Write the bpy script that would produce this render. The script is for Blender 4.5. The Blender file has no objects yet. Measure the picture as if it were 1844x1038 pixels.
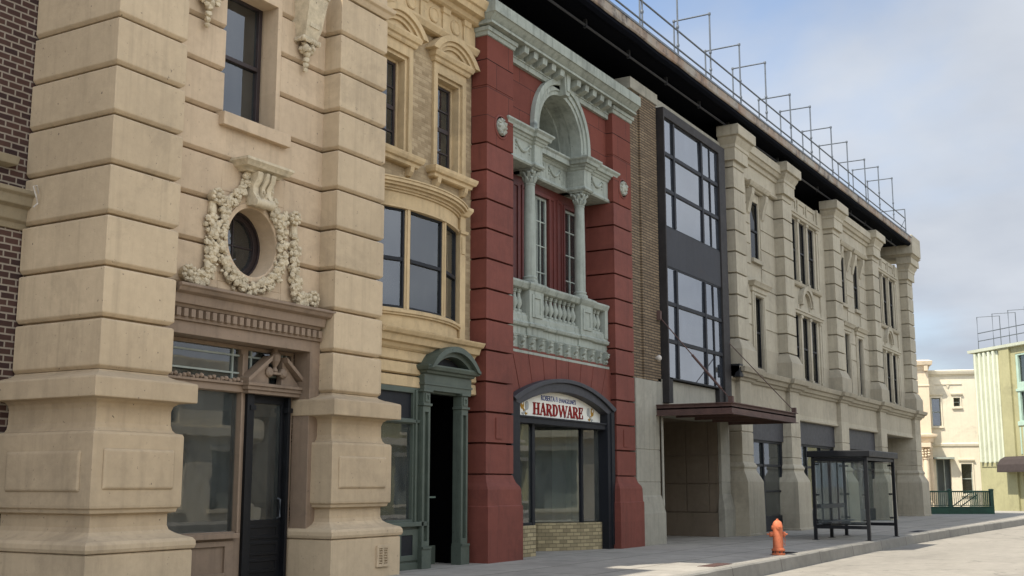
import bpy, bmesh, math, random
from mathutils import Vector, Matrix, noise
R = random.Random(7)
S = bpy.context.scene
COL = S.collection
pi = math.pi

# ------------------------------------------------------------------ helpers
class MB:
    """collects faces; build() links them as one mesh object"""
    def __init__(s): s.v = []; s.f = []
    def add(s, vs, fs):
        n = len(s.v); s.v += [tuple(v) for v in vs]; s.f += [tuple(i + n for i in f) for f in fs]; return s
    def box(s, x0, x1, y0, y1, z0, z1):
        return s.stack([(x0, x1, y0, y1, z0), (x0, x1, y0, y1, z1)])
    def stack(s, lv):
        vs = []; fs = []
        for (x0, x1, y0, y1, z) in lv: vs += [(x0, y0, z), (x1, y0, z), (x1, y1, z), (x0, y1, z)]
        n = len(lv)
        for k in range(n - 1):
            a = 4 * k
            for i in range(4):
                j = (i + 1) % 4; fs.append((a + i, a + j, a + 4 + j, a + 4 + i))
        fs += [(3, 2, 1, 0), tuple(4 * (n - 1) + i for i in range(4))]
        return s.add(vs, fs)
    def prof(s, x0, x1, yf, yb, ze, el=1, er=1):
        """moulding with returns: ze = [(z, overhang)...]"""
        return s.stack([(x0 - e * el, x1 + e * er, yf - e, yb, z) for z, e in ze])
    def ext(s, poly, a0, a1, ax):
        def P(p, a):
            return {'x': (a, p[0], p[1]), 'y': (p[0], a, p[1]), 'z': (p[0], p[1], a)}[ax]
        n = len(poly)
        vs = [P(p, a0) for p in poly] + [P(p, a1) for p in poly]
        fs = [tuple(range(n))[::-1], tuple(range(n, 2 * n))]
        for i in range(n):
            j = (i + 1) % n; fs.append((i, j, n + j, n + i))
        return s.add(vs, fs)
    def ring(s, out, inn, y0, y1, closed=False):
        """flat band between two outlines in x,z with thickness y0..y1"""
        n = len(out); vs = []
        for o, i in zip(out, inn): vs += [(o[0], y0, o[1]), (i[0], y0, i[1]), (i[0], y1, i[1]), (o[0], y1, o[1])]
        fs = []; m = n if closed else n - 1
        for k in range(m):
            a = 4 * k; b = 4 * ((k + 1) % n)
            for i in range(4):
                j = (i + 1) % 4; fs.append((a + i, a + j, b + j, b + i))
        if not closed: fs += [(0, 1, 2, 3), tuple(4 * (n - 1) + i for i in (3, 2, 1, 0))]
        return s.add(vs, fs)
    def plate(s, x0, x1, z0, z1, hole, y0, y1):
        """rectangle with a round hole: hole(angle)->(x,z), centre inside"""
        c = hole(None); an = [2 * pi * k / 48 for k in range(48)]
        for X, Z in ((x0, z0), (x1, z0), (x0, z1), (x1, z1)): an.append(math.atan2(Z - c[1], X - c[0]) % (2 * pi))
        an = sorted(set(round(a, 5) for a in an)); o = []; i = []
        for a in an:
            dx, dz = math.cos(a), math.sin(a); t = []
            if abs(dx) > 1e-6: t.append(((x1 if dx > 0 else x0) - c[0]) / dx)
            if abs(dz) > 1e-6: t.append(((z1 if dz > 0 else z0) - c[1]) / dz)
            t = min(t); o.append((c[0] + dx * t, c[1] + dz * t)); i.append(hole(a))
        return s.ring(o, i, y0, y1, True)
    def tube(s, pts, r, n=8, closed=False):
        pts = [Vector(p) for p in pts]; vs = []; fs = []; m = len(pts)
        for k, p in enumerate(pts):
            if closed: d = pts[(k + 1) % m] - pts[k - 1]
            else: d = pts[min(k + 1, m - 1)] - pts[max(k - 1, 0)]
            d.normalize(); u = d.cross(Vector((0, 0, 1)))
            if u.length < 1e-3: u = d.cross(Vector((0, 1, 0)))
            u.normalize(); w = u.cross(d)
            rr = r[k] if isinstance(r, (list, tuple)) else r
            for i in range(n):
                a = 2 * pi * (i + .5) / n; vs.append(p + u * (rr * math.cos(a)) + w * (rr * math.sin(a)))
        for k in range(m if closed else m - 1):
            for i in range(n):
                j = (i + 1) % n; q = ((k + 1) % m) * n; fs.append((k * n + i, k * n + j, q + j, q + i))
        if not closed: fs += [tuple(range(n))[::-1], tuple((m - 1) * n + i for i in range(n))]
        return s.add(vs, fs)
    def lathe(s, pr, c, n=16, ax='z'):
        """pr = [(radius, along)...] about an axis through c"""
        vs = []; fs = []; m = len(pr)
        for r, h in pr:
            for i in range(n):
                a = 2 * pi * (i + .5) / n; p, q = r * math.cos(a), r * math.sin(a)
                vs.append({'z': (c[0] + p, c[1] + q, c[2] + h), 'y': (c[0] + p, c[1] + h, c[2] + q), 'x': (c[0] + h, c[1] + p, c[2] + q)}[ax])
        for k in range(m - 1):
            for i in range(n):
                j = (i + 1) % n; fs.append((k * n + i, k * n + j, (k + 1) * n + j, (k + 1) * n + i))
        fs += [tuple(range(n))[::-1], tuple((m - 1) * n + i for i in range(n))]
        return s.add(vs, fs)
    def blob(s, c, r, rr, squash=(1, 1, 1), bump=.25):
        bm = bmesh.new(); bmesh.ops.create_icosphere(bm, subdivisions=1, radius=1)
        rot = Matrix.Rotation(rr.random() * 6, 3, 'Z') @ Matrix.Rotation(rr.random() * 6, 3, 'X')
        vs = []
        for v in bm.verts:
            p = rot @ v.co * (1 + bump * (rr.random() - .5)) * r
            vs.append((c[0] + p.x * squash[0], c[1] + p.y * squash[1], c[2] + p.z * squash[2]))
        fs = [tuple(v.index for v in f.verts) for f in bm.faces]; bm.free()
        return s.add(vs, fs)
    def wall(s, x0, x1, z0, z1, y0, y1, holes=()):
        """slab with rectangular openings (x0,x1,z0,z1)"""
        xs = sorted({x0, x1} | {h[i] for h in holes for i in (0, 1) if x0 < h[i] < x1})
        zs = sorted({z0, z1} | {h[i] for h in holes for i in (2, 3) if z0 < h[i] < z1})
        def solid(i, k):
            if i < 0 or k < 0 or i >= len(xs) - 1 or k >= len(zs) - 1: return False
            cx, cz = (xs[i] + xs[i + 1]) / 2, (zs[k] + zs[k + 1]) / 2
            return not any(h[0] < cx < h[1] and h[2] < cz < h[3] for h in holes)
        for i in range(len(xs) - 1):
            for k in range(len(zs) - 1):
                if not solid(i, k): continue
                a, b, c, d = xs[i], xs[i + 1], zs[k], zs[k + 1]
                s.add([(a, y0, c), (b, y0, c), (b, y0, d), (a, y0, d), (a, y1, c), (b, y1, c), (b, y1, d), (a, y1, d)], [(0, 1, 2, 3), (7, 6, 5, 4)])
                n = len(s.v) - 8
                if not solid(i - 1, k): s.f.append((n, n + 3, n + 7, n + 4))
                if not solid(i + 1, k): s.f.append((n + 1, n + 5, n + 6, n + 2))
                if not solid(i, k - 1): s.f.append((n, n + 4, n + 5, n + 1))
                if not solid(i, k + 1): s.f.append((n + 3, n + 2, n + 6, n + 7))
        return s
    def build(s, name, mat, parent=None, bevel=0, smooth=0, seg=2):
        me = bpy.data.meshes.new(name)
        o = bpy.data.objects.new(name, me); COL.objects.link(o)
        L = Vector((0, 0, 0)); p = parent
        while p is not None: L += p.location; p = p.parent
        me.from_pydata([(v[0] - L.x, v[1] - L.y, v[2] - L.z) for v in s.v], [], s.f)
        bm = bmesh.new(); bm.from_mesh(me)
        bmesh.ops.remove_doubles(bm, verts=bm.verts, dist=.0004)
        bmesh.ops.recalc_face_normals(bm, faces=bm.faces)
        bm.to_mesh(me); bm.free()
        if smooth:
            me.polygons.foreach_set('use_smooth', [True] * len(me.polygons)); me.set_sharp_from_angle(angle=math.radians(smooth))
        if mat: me.materials.append(mat)
        if parent: o.parent = parent
        if bevel:
            b = o.modifiers.new('edge', 'BEVEL'); b.width = bevel; b.segments = seg; b.limit_method = 'ANGLE'; b.angle_limit = math.radians(32)
        return o

def tag(o, label=None, cat=None, group=None, kind=None):
    if label: o['label'] = label
    if cat: o['category'] = cat
    if group: o['group'] = group
    if kind: o['kind'] = kind
    return o
def thing(name, loc, label, cat, group=None):
    o = bpy.data.objects.new(name, None); COL.objects.link(o); o.location = loc; o.empty_display_size = .3
    return tag(o, label, cat, group)
def copy_tree(o, parent=None):
    c = o.copy(); COL.objects.link(c); c.parent = parent
    for ch in list(o.children): copy_tree(ch, c)
    return c
def arc(cx, cz, rx, a0, a1, n=24, rz=None):
    rz = rz or rx
    return [(cx + rx * math.cos(math.radians(a0 + (a1 - a0) * k / n)), cz + rz * math.sin(math.radians(a0 + (a1 - a0) * k / n))) for k in range(n + 1)]
def seg_arc(x0, x1, zs, zp, n=20):
    """points of a segmental arch from (x0,zs) over (mid,zp) to (x1,zs)"""
    h = (x1 - x0) / 2; t = zp - zs; r = (h * h + t * t) / (2 * t); cx = (x0 + x1) / 2; cz = zp - r; a = math.asin(h / r)
    return [(cx + r * math.sin(-a + 2 * a * k / n), cz + r * math.cos(-a + 2 * a * k / n)) for k in range(n + 1)]

# ------------------------------------------------------------------ materials
def lin(h):
    h = h.lstrip('#'); c = [int(h[i:i + 2], 16) / 255 for i in (0, 2, 4)]
    return [x / 12.92 if x < .04045 else ((x + .055) / 1.055) ** 2.4 for x in c] + [1]
class NT:
    def __init__(s, name):
        s.m = bpy.data.materials.new(name); s.m.use_nodes = True; s.t = s.m.node_tree; s.t.nodes.clear()
        s.out = s.n('ShaderNodeOutputMaterial'); s.b = s.n('ShaderNodeBsdfPrincipled'); s.l(s.b, 0, s.out, 0)
        s.geo = s.n('ShaderNodeNewGeometry')
    def n(s, t, **k):
        x = s.t.nodes.new(t)
        for a, b in k.items(): setattr(x, a, b)
        return x
    def l(s, a, i, b, j): s.t.links.new(a.outputs[i], b.inputs[j])
    def scaled(s, sc):
        m = s.n('ShaderNodeVectorMath', operation='MULTIPLY'); s.l(s.geo, 'Position', m, 0); m.inputs[1].default_value = sc; return m
    def noise(s, scale, detail=4, rough=.6, sc=None, dist=0):
        x = s.n('ShaderNodeTexNoise'); x.inputs['Scale'].default_value = scale; x.inputs['Detail'].default_value = detail; x.inputs['Roughness'].default_value = rough; x.inputs['Distortion'].default_value = dist
        if sc: m = s.scaled(sc); s.l(m, 0, x, 'Vector')
        else: s.l(s.geo, 'Position', x, 'Vector')
        return x
    def ramp(s, src, a, b, ca=(0, 0, 0, 1), cb=(1, 1, 1, 1), out=0):
        r = s.n('ShaderNodeValToRGB'); r.color_ramp.elements[0].position = a; r.color_ramp.elements[1].position = b
        r.color_ramp.elements[0].color = ca; r.color_ramp.elements[1].color = cb; s.l(src, out, r, 0); return r
    def mix(s, fac, a, b, blend='MIX'):
        x = s.n('ShaderNodeMix', data_type='RGBA', blend_type=blend)
        for v, i in ((fac, 0), (a, 6), (b, 7)):
            if isinstance(v, (int, float)): x.inputs[i].default_value = v
            elif isinstance(v, (list, tuple)): x.inputs[i].default_value = v
            else: s.l(v, v.outputs.find('Result') if v.bl_idname == 'x' else (2 if v.bl_idname == 'ShaderNodeMix' else 0), x, i)
        return x
    def bump(s, src, strength, dist=.01, out=0, prev=None):
        b = s.n('ShaderNodeBump'); b.inputs['Strength'].default_value = strength; b.inputs['Distance'].default_value = dist
        s.l(src, out, b, 'Height')
        if prev: s.l(prev, 0, b, 'Normal')
        s.l(b, 0, s.b, 'Normal'); return b
    def color(s, x): s.l(x, 2 if x.bl_idname == 'ShaderNodeMix' else 0, s.b, 'Base Color')
def shade(c, k): return [c[0] * k, c[1] * k, c[2] * k, 1]

def stucco(name, hexc, var=.22, rough=.85, big=.7, streak=.35, spots=.5, grain=.25, stain='#4a4238', spec=.3, course=None, stainamt=.5, dark=.5):
    """painted plaster / stone: mottled tone, rain streaks, chips and a fine grain"""
    t = NT(name); c = lin(hexc)
    n1 = t.noise(big, 6, .65); r1 = t.ramp(n1, .3, .72, shade(c, 1 - var), shade(c, 1 + var * .55))
    n2 = t.noise(6, 5, .7); m = t.mix(.35, r1, t.ramp(n2, .3, .7, shade(c, 1 - var * 1.1), shade(c, 1 + var * .6)))
    if course:
        sp = t.n('ShaderNodeSeparateXYZ'); t.l(t.geo, 'Position', sp, 0)
        a = t.n('ShaderNodeMath', operation='SUBTRACT'); t.l(sp, 2, a, 0); a.inputs[1].default_value = course[0]
        d = t.n('ShaderNodeMath', operation='DIVIDE'); t.l(a, 0, d, 0); d.inputs[1].default_value = course[1]
        e = t.n('ShaderNodeMath', operation='FLOOR'); t.l(d, 0, e, 0); x2 = t.n('ShaderNodeMath', operation='MULTIPLY_ADD'); t.l(sp, 0, x2, 0); x2.inputs[1].default_value = .28; t.l(e, 0, x2, 2)
        x3 = t.n('ShaderNodeMath', operation='FLOOR'); t.l(sp, 0, x3, 0); x4 = t.n('ShaderNodeMath', operation='MULTIPLY'); t.l(x3, 0, x4, 0); x4.inputs[1].default_value = .0
        x5 = t.n('ShaderNodeMath', operation='MULTIPLY_ADD'); t.l(e, 0, x5, 0); x5.inputs[1].default_value = 1.37; t.l(x4, 0, x5, 2)
        wn_ = t.n('ShaderNodeTexWhiteNoise', noise_dimensions='1D'); t.l(x5, 0, wn_, 'W'); m = t.mix(1, m, t.ramp(wn_, 0, 1, (.87, .86, .85, 1), (1.06, 1.06, 1.06, 1)), 'MULTIPLY')
    if streak:
        n3 = t.noise(1.0, 5, .65, sc=(7, 7, .38)); k = t.ramp(n3, .5, .74); kk = t.n('ShaderNodeMath', operation='MULTIPLY'); t.l(k, 0, kk, 0); kk.inputs[1].default_value = streak
        m = t.mix(kk, m, shade(c, dark))
    if spots:
        n4 = t.noise(17, 4, .6); k = t.ramp(n4, .68, .72); kk = t.n('ShaderNodeMath', operation='MULTIPLY'); t.l(k, 0, kk, 0); kk.inputs[1].default_value = spots
        m = t.mix(kk, m, lin(stain))
        n5 = t.noise(.55, 8, .72, dist=.6); k5 = t.ramp(n5, .54, .64); k6 = t.n('ShaderNodeMath', operation='MULTIPLY'); t.l(k5, 0, k6, 0); k6.inputs[1].default_value = stainamt * .5
        m = t.mix(k6, m, [a * .5 + b * .5 for a, b in zip(shade(c, .55), lin(stain))])
    t.color(m); t.b.inputs['Roughness'].default_value = rough; t.b.inputs['Specular IOR Level'].default_value = spec
    g = t.noise(70, 4, .7); b = t.bump(g, grain, .006); g2 = t.noise(5, 5, .6); t.bump(g2, grain * .8, .03, prev=b)
    return t.m
def brick(name, c1, c2, mortar, w=.22, h=.075, ms=.012, var=.3, bump=.6, off=(0, 0), sgn=1):
    t = NT(name)
    sp = t.n('ShaderNodeSeparateXYZ'); t.l(t.geo, 'Position', sp, 0)
    ad = t.n('ShaderNodeMath', operation='ADD' if sgn > 0 else 'SUBTRACT'); t.l(sp, 0, ad, 0); t.l(sp, 1, ad, 1)
    cb = t.n('ShaderNodeCombineXYZ'); t.l(ad, 0, cb, 0); t.l(sp, 2, cb, 1)
    nz = t.noise(8, 3, .5); ds = t.n('ShaderNodeVectorMath', operation='MULTIPLY_ADD'); t.l(nz, 1, ds, 0); ds.inputs[1].default_value = (.012, .012, 0); t.l(cb, 0, ds, 2)
    x = t.n('ShaderNodeTexBrick'); t.l(ds, 0, x, 'Vector'); x.inputs['Scale'].default_value = 1; x.inputs['Brick Width'].default_value = w; x.inputs['Row Height'].default_value = h
    x.inputs['Mortar Size'].default_value = ms; x.inputs['Mortar Smooth'].default_value = .25; x.inputs['Bias'].default_value = -.1
    x.inputs['Color1'].default_value = lin(c1); x.inputs['Color2'].default_value = lin(c2); x.inputs['Mortar'].default_value = lin(mortar)
    n1 = t.noise(1.2, 6, .7); m = t.mix(var, x, t.ramp(n1, .3, .7, (.25, .22, .2, 1), (1, 1, 1, 1)), 'MULTIPLY')
    t.color(m); t.b.inputs['Roughness'].default_value = .9; t.b.inputs['Specular IOR Level'].default_value = .2
    inv = t.n('ShaderNodeMath', operation='SUBTRACT'); inv.inputs[0].default_value = 1; t.l(x, 1, inv, 1)
    b = t.bump(inv, bump, .012); g = t.noise(60, 3, .7); t.bump(g, .25, .005, prev=b)
    return t.m
def paint(name, hexc, rough=.45, var=.15, spec=.4, metal=0, wear=None, grain=.08):
    t = NT(name); c = lin(hexc); n1 = t.noise(2.2, 6, .7); m = t.ramp(n1, .3, .72, shade(c, 1 - var), shade(c, 1 + var))
    if wear:
        n2 = t.noise(14, 5, .65); m = t.mix(t.ramp(n2, .62, .7), m, lin(wear))
    t.color(m); n3 = t.noise(9, 4, .6); r = t.n('ShaderNodeMapRange'); t.l(n3, 0, r, 0); r.inputs[3].default_value = rough - .12; r.inputs[4].default_value = rough + .18; t.l(r, 0, t.b, 'Roughness')
    t.b.inputs['Specular IOR Level'].default_value = spec; t.b.inputs['Metallic'].default_value = metal
    g = t.noise(40, 4, .6); t.bump(g, grain, .004)
    return t.m
def flat(name, hexc, rough=.7):
    t = NT(name); n = t.noise(5, 3, .5); c = lin(hexc); t.color(t.ramp(n, .3, .7, shade(c, .88), shade(c, 1.08))); t.b.inputs['Roughness'].default_value = rough; t.b.inputs['Specular IOR Level'].default_value = .05; return t.m
def glass(name, ior=1.7, tint=(.6, .66, .66, 1), dust=.1, dustc='#8a8c88', wav=.003):
    """window pane: see-through tint, fresnel reflection, a film of dust, slight waviness"""
    t = NT(name); t.t.nodes.remove(t.b)
    tr = t.n('ShaderNodeBsdfTransparent'); tr.inputs[0].default_value = tint
    gl = t.n('ShaderNodeBsdfGlossy'); gl.inputs['Roughness'].default_value = .015; gl.inputs[0].default_value = (.95, .97, 1, 1)
    df = t.n('ShaderNodeBsdfDiffuse'); df.inputs[0].default_value = lin(dustc)
    fr = t.n('ShaderNodeFresnel'); fr.inputs[0].default_value = ior
    g = t.noise(1.6, 2, .5); b = t.n('ShaderNodeBump'); b.inputs['Strength'].default_value = wav * 5; b.inputs['Distance'].default_value = .05; t.l(g, 0, b, 'Height'); t.l(b, 0, gl, 'Normal')
    a = t.n('ShaderNodeMixShader'); n1 = t.noise(1.4, 6, .7, sc=(2, 2, .8)); k = t.ramp(n1, .3, .75, (dust * .4,) * 3 + (1,), (dust * 1.8,) * 3 + (1,)); t.l(k, 0, a, 0); t.l(tr, 0, a, 1); t.l(df, 0, a, 2)
    c = t.n('ShaderNodeMixShader'); t.l(fr, 0, c, 0); t.l(a, 0, c, 1); t.l(gl, 0, c, 2); t.l(c, 0, t.out, 0)
    return t.m
M = dict(
    tan=stucco('tan_plaster', '#b8a486', .2, streak=.34, spots=.8, course=(3.05, .707), stainamt=.5, grain=.35),
    tan_smooth=stucco('tan_wall_plaster', '#bea88b', .2, streak=.36, spots=.7, course=(3.05, .707), stainamt=.4, grain=.3),
    cast=stucco('cast_ornament', '#c2b396', .4, streak=.2, spots=.9, big=7, grain=.5),
    taupe=stucco('taupe_paint', '#85725f', .25, streak=.5, spots=.6, rough=.6, grain=.2, stainamt=.7),
    black=paint('black_paint', '#121315', .45, .3, spec=.25, wear='#1e1f21'),
    darkwood=paint('dark_brown_sash', '#2e2422', .5, .3),
    brownbrick=brick('dark_brown_brick', '#513b33', '#382a28', '#938879', .235, .098, .014, .3),
    ledge=stucco('ledge_paint', '#8e8168', .25),
    yellow=stucco('buff_paint', '#b9a27c', .24, streak=.5, spots=.6, grain=.2, stainamt=.7),
    yellowbrick=brick('buff_brick', '#ae9b7b', '#8f7c5f', '#a08c6e', .24, .082, .009, .45, .5),
    green=paint('green_paint', '#485046', .5, .22, wear='#353b34'),
    greenlight=paint('pale_green_paint', '#6f7f72', .5, .22),
    red=stucco('red_paint', '#6e3c31', .3, streak=.5, spots=.5, grain=.3, stain='#452623', rough=.75, course=(0, .633)),
    redframe=paint('red_frame_paint', '#56261f', .55, .25),
    grey=stucco('grey_green_plaster', '#93988d', .26, streak=.75, spots=.7, stain='#3e4039', stainamt=.9, dark=.38, grain=.35),
    greyorn=stucco('grey_ornament', '#98998c', .3, streak=0, spots=.5, big=5, grain=.4),
    greypaint=paint('pale_grey_paint', '#8f958b', .6, .2),
    charcoal=paint('charcoal_paint', '#333336', .55, .2),
    bluedark=paint('blue_black_paint', '#17191d', .5, .25, spec=.25),
    bayb=brick('brown_ribbed_brick', '#86745c', '#6c5c49', '#4a4238', .4, .075, .016, .4, .9),
    concrete=stucco('concrete', '#949082', .26, streak=.6, spots=.7, stain='#55504a', stainamt=.7),
    tile=stucco('passage_panels', '#6e6252', .22, streak=.4, spots=.4),
    frame=paint('dark_metal_frame', '#2b2826', .6, .35, spec=.25),
    spandrel=stucco('slate_panel', '#3c3d40', .22, streak=.3, spots=.2, grain=.15),
    rust=paint('rusted_canopy', '#4f3a33', .65, .3, wear='#3d231d'),
    stone=stucco('grey_buff_stone', '#a29a87', .22, streak=.5, spots=.6, stain='#56524a', course=(6.06, .69), stainamt=.6),
    stonelow=stucco('grey_stone_base', '#8b877b', .17, streak=.4, spots=.5, stain='#56534b'),
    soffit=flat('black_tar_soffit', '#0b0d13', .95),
    dark=flat('unlit_interior', '#050506', .95),  # near-black colour stands in for the shade of unlit rooms
    dim=stucco('dim_interior', '#7d837e', .2, streak=.3, spots=.2),
    pipe=paint('pipe_paint', '#2d2e31', .5, .2),
    steel=paint('galvanised_tube', '#5f6468', .5, .2, metal=.4),
    glassup=glass('upper_window_glass', 1.95, (.5, .52, .52, 1), .12, '#6d716d'),
    glassdark=glass('dark_window_glass', 1.25, (.2, .2, .22, 1), .02, '#6d716d'),
    glassshop=glass('shop_window_glass', 1.8, (.66, .72, .7, 1), .08, '#a9b0a8'),
    glassbay=glass('bay_window_glass', 4.2, (.3, .33, .36, 1), .12, '#8c97a4', .002),
    glasspoly=glass('shelter_glass', 1.4, (.85, .88, .87, 1), .06, '#aab0b0', .002),
    shopbrick=brick('pale_shop_brick', '#a59876', '#7f745a', '#6d654f', .26, .085, .01, .35, .5, sgn=-1),
    hydrant=paint('orange_hydrant_paint', '#b96a49', .65, .3, spec=.25, grain=.3, wear='#8a4d35'),
    signwhite=paint('white_sign', '#d6d4c8', .5, .07),
    signred=flat('sign_red', '#7c2320', .6), signblue=flat('sign_blue', '#3d4675', .6), signgold=flat('sign_gold', '#a07b32', .6), signgrey=flat('sign_grey', '#9a9c98', .6), signlilac=flat('sign_lilac', '#8c90a8', .6),
    cream=stucco('cream_paint', '#d6ccb4', .1, streak=.15, spots=.15, grain=.1),
    creamwarm=stucco('warm_cream_paint', '#d2c0a4', .1, streak=.15, spots=.15, grain=.1),
    olive=stucco('olive_paint', '#a29d76', .2, streak=.2, spots=.15, grain=.1),
    flute=stucco('pale_flute_paint', '#c6c9b2', .16, streak=.2, spots=.1, grain=.1),
    mint=paint('mint_paint', '#a3b8a6', .5, .12),
    awning=flat('brown_awning', '#433c39', .8),
    fence=paint('dark_green_iron', '#163a2b', .45, .3),
    mortar=stucco('white_alarm', '#b9b2a6', .1, streak=0, spots=.3),
)
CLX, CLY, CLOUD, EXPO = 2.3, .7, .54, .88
# ------------------------------------------------------------------ shared building bits
def sash(parent, x0, x1, z0, z1, y, fm, gm, fw=.06, rail=None, mx=(), mz=(), depth=.06, rot=None, name='window', mw=.022):
    """frame (part) with one pane (sub-part) set in plane y; rail = height of the meeting rail"""
    f = MB().wall(x0, x1, z0, z1, y, y + depth, [(x0 + fw, x1 - fw, z0 + fw * 1.2, z1 - fw)])
    if rail: f.box(x0 + fw, x1 - fw, y - .012, y + depth - .004, rail - .035, rail + .035); 
    for a in mx: f.box(a - mw / 2, a + mw / 2, y + .008, y + depth - .01, z0 + fw, z1 - fw)
    for b in mz: f.box(x0 + fw, x1 - fw, y + .01, y + depth - .012, b - mw / 2, b + mw / 2)
    p = MB().box(x0 + fw - .01, x1 - fw + .01, y + depth * .55, y + depth * .55 + .006, z0 + fw - .01, z1 - fw + .01)
    if rot:
        c, a = rot; ca, sa_ = math.cos(a), math.sin(a)
        for mb in (f, p): mb.v = [(c[0] + (v[0] - c[0]) * ca - (v[1] - c[1]) * sa_, c[1] + (v[0] - c[0]) * sa_ + (v[1] - c[1]) * ca, v[2]) for v in mb.v]
    fo = f.build(name, fm, parent, bevel=.006); p.build('pane', gm, fo); return fo
def rust_levels(x0, x1, yf, yb, zs, g=.06, c=.05, gap=.016):
    """rusticated shaft: courses between the joint heights zs, edges bevelled into each joint"""
    lv = []
    for a, b in zip(zs[:-1], zs[1:]):
        for z, e in ((a + gap, g + .06), (a + gap, g * .8), (a + gap + c, 0), (b - gap - c * .35, 0), (b - gap, g * .5), (b - gap, g + .06)): lv.append((x0 + e, x1 - e, yf + e, yb, z))
    return lv
def rust_wall(x0, x1, yf, yb, zs, holes=(), g=.04, c=.035, gap=.012, mb=None):
    mb = mb or MB()
    for a, b in zip(zs[:-1], zs[1:]):
        cuts = sorted({x0, x1} | {h[i] for h in holes for i in (0, 1) if h[2] < b and h[3] > a and x0 < h[i] < x1})
        for u, w in zip(cuts[:-1], cuts[1:]):
            m = (u + w) / 2; q = [h for h in holes if h[0] < m < h[1] and h[2] < b and h[3] > a]
            spans = [(a + gap, b - gap)]
            for h in q:
                ns = []
                for s0, s1 in spans:
                    if h[2] > s0 + .02: ns.append((s0, min(s1, h[2])))
                    if h[3] < s1 - .02: ns.append((max(s0, h[3]), s1))
                spans = [s for s in ns if s[1] - s[0] > .02]
            for s0, s1 in spans:
                lo = g if s0 < a + gap + .001 else 0; hi = g if s1 > b - gap - .001 else 0
                cc = min(c, (s1 - s0) * .3)
                mb.ext([(yf + lo, s0), (yf, s0 + cc if lo else s0), (yf, s1 - cc * .35 if hi else s1), (yf + hi * .6, s1), (yb, s1), (yb, s0)], u, w, 'x')
    return mb

# ------------------------------------------------------------------ dark brick building (far left)
b = thing('brick_building', (10, 14.3, 0), 'dark brown brick building with a pale ledge, set back behind the big tan corner pier', 'building')
MB().box(1.0, 16.5, 14.3, 20, 0, 15.5).build('wall', M['brownbrick'], b)
MB().prof(1.0, 10.9, 14.3, 14.4, [(5.12, .03), (5.2, .05), (5.24, .1), (5.4, .12), (5.44, .2), (5.56, .22), (5.6, .27), (5.66, .27), (5.7, .02)], 0, 0).build('ledge', M['ledge'], b, bevel=.01)
MB().prof(8.6, 10.18, 14.3, 14.4, [(5.98, .03), (6.02, .12), (6.14, .14), (6.18, .02)]).build('small_ledge', M['ledge'], b, bevel=.01)
wire = MB().tube([(10.52, 13.98, 5.62), (10.44, 13.93, 5.72), (10.36, 13.9, 5.69), (10.42, 13.9, 5.55), (10.48, 13.94, 5.47), (10.4, 13.92, 5.4)], .012, 5); wire.build('wire', M['mortar'], b)

# ------------------------------------------------------------------ tan building
T = thing('tan_building', (13.6, 12.9, 0), 'tan rusticated stone-look building with a round garlanded window above a dark shop door', 'building')
ZT = [3.05 + .707 * k for k in range(14)]
def tan_pier(x0, x1, yb, top):
    z0 = ZT[0]; yf = 12.5
    def L(e, z): return (x0 - e, x1 + e, yf - e, yb, z)
    p = MB().stack([L(.27, -.03), L(.27, .64), L(.255, .66)])                       # plinth block
    p.stack([L(.25, .665), L(.29, .675), L(.305, .72), L(.3, .78), L(.27, .82), L(.2, .84), L(.1, .885), L(.04, .93), L(.02, .99), L(.02, 1.15), L(.1, 1.17), L(.11, 1.215),
             L(.115, 1.22), L(.14, 1.235), L(.145, 1.27), L(.145, 2.2), L(.13, 2.235), L(.06, 2.25), L(.03, 2.29), L(.012, 2.36), L(.01, 2.55), L(.03, 2.62), L(.08, 2.66),
             L(.1, 2.665), L(.255, 2.675), L(.26, 2.69), L(.26, 2.92), L(.25, 2.945), L(.12, 2.985), L(.05, 3.0), L(-.03, z0 - .01), L(-.04, z0 + .012)])
    o = p.build('pier', M['tan'], T, bevel=.012)
    s = MB().stack(rust_levels(x0, x1, yf, yb, ZT[:11]) )
    s.build('shaft', M['tan'], o, bevel=.012)
    if top:
        q = MB().stack([L(.0, ZT[10] + .012), L(.0, ZT[10] + .0121), L(.03, ZT[10] + .06), L(.05, ZT[10] + .1), L(.1, ZT[10] + .13), L(.12, ZT[10] + .2), L(.02, ZT[10] + .23), L(-.01, ZT[10] + .25), L(-.01, 12.2)]); q.build('string_course', M['tan'], o, bevel=.01)
    # raised panels on the die
    w = x1 - x0
    pm = MB()
    def panel_front(a, b2, c, d, y):
        vs = [(a, y, c), (b2, y, c), (b2, y, d), (a, y, d)]; i = .028; vs2 = [(a + i, y - .035, c + i), (b2 - i, y - .035, c + i), (b2 - i, y - .035, d - i), (a + i, y - .035, d - i)]
        pm.add(vs + vs2, [(0, 1, 2, 3), (4, 5, 6, 7), (0, 1, 5, 4), (1, 2, 6, 5), (2, 3, 7, 6), (3, 0, 4, 7)])
    def panel_side(a, b2, c, d, x):
        i = .028; vs = [(x, a, c), (x, b2, c), (x, b2, d), (x, a, d), (x - .035, a + i, c + i), (x - .035, b2 - i, c + i), (x - .035, b2 - i, d - i), (x - .035, a + i, d - i)]
        pm.add(vs, [(0, 1, 2, 3), (4, 5, 6, 7), (0, 1, 5, 4), (1, 2, 6, 5), (2, 3, 7, 6), (3, 0, 4, 7)])
    panel_front(x0 + .02, x1 - .02, 1.47, 2.02, yf - .143)
    if yb > 13.5: panel_side(12.56, yb - .22, 1.44, 1.99, x0 - .143)
    pm.build('panel', M['tan'], o, bevel=.02, seg=3)
    return o
pa = tan_pier(10.51, 11.79, 14.28, False)
pb_ = tan_pier(15.36, 16.71, 13.3, True)
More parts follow.
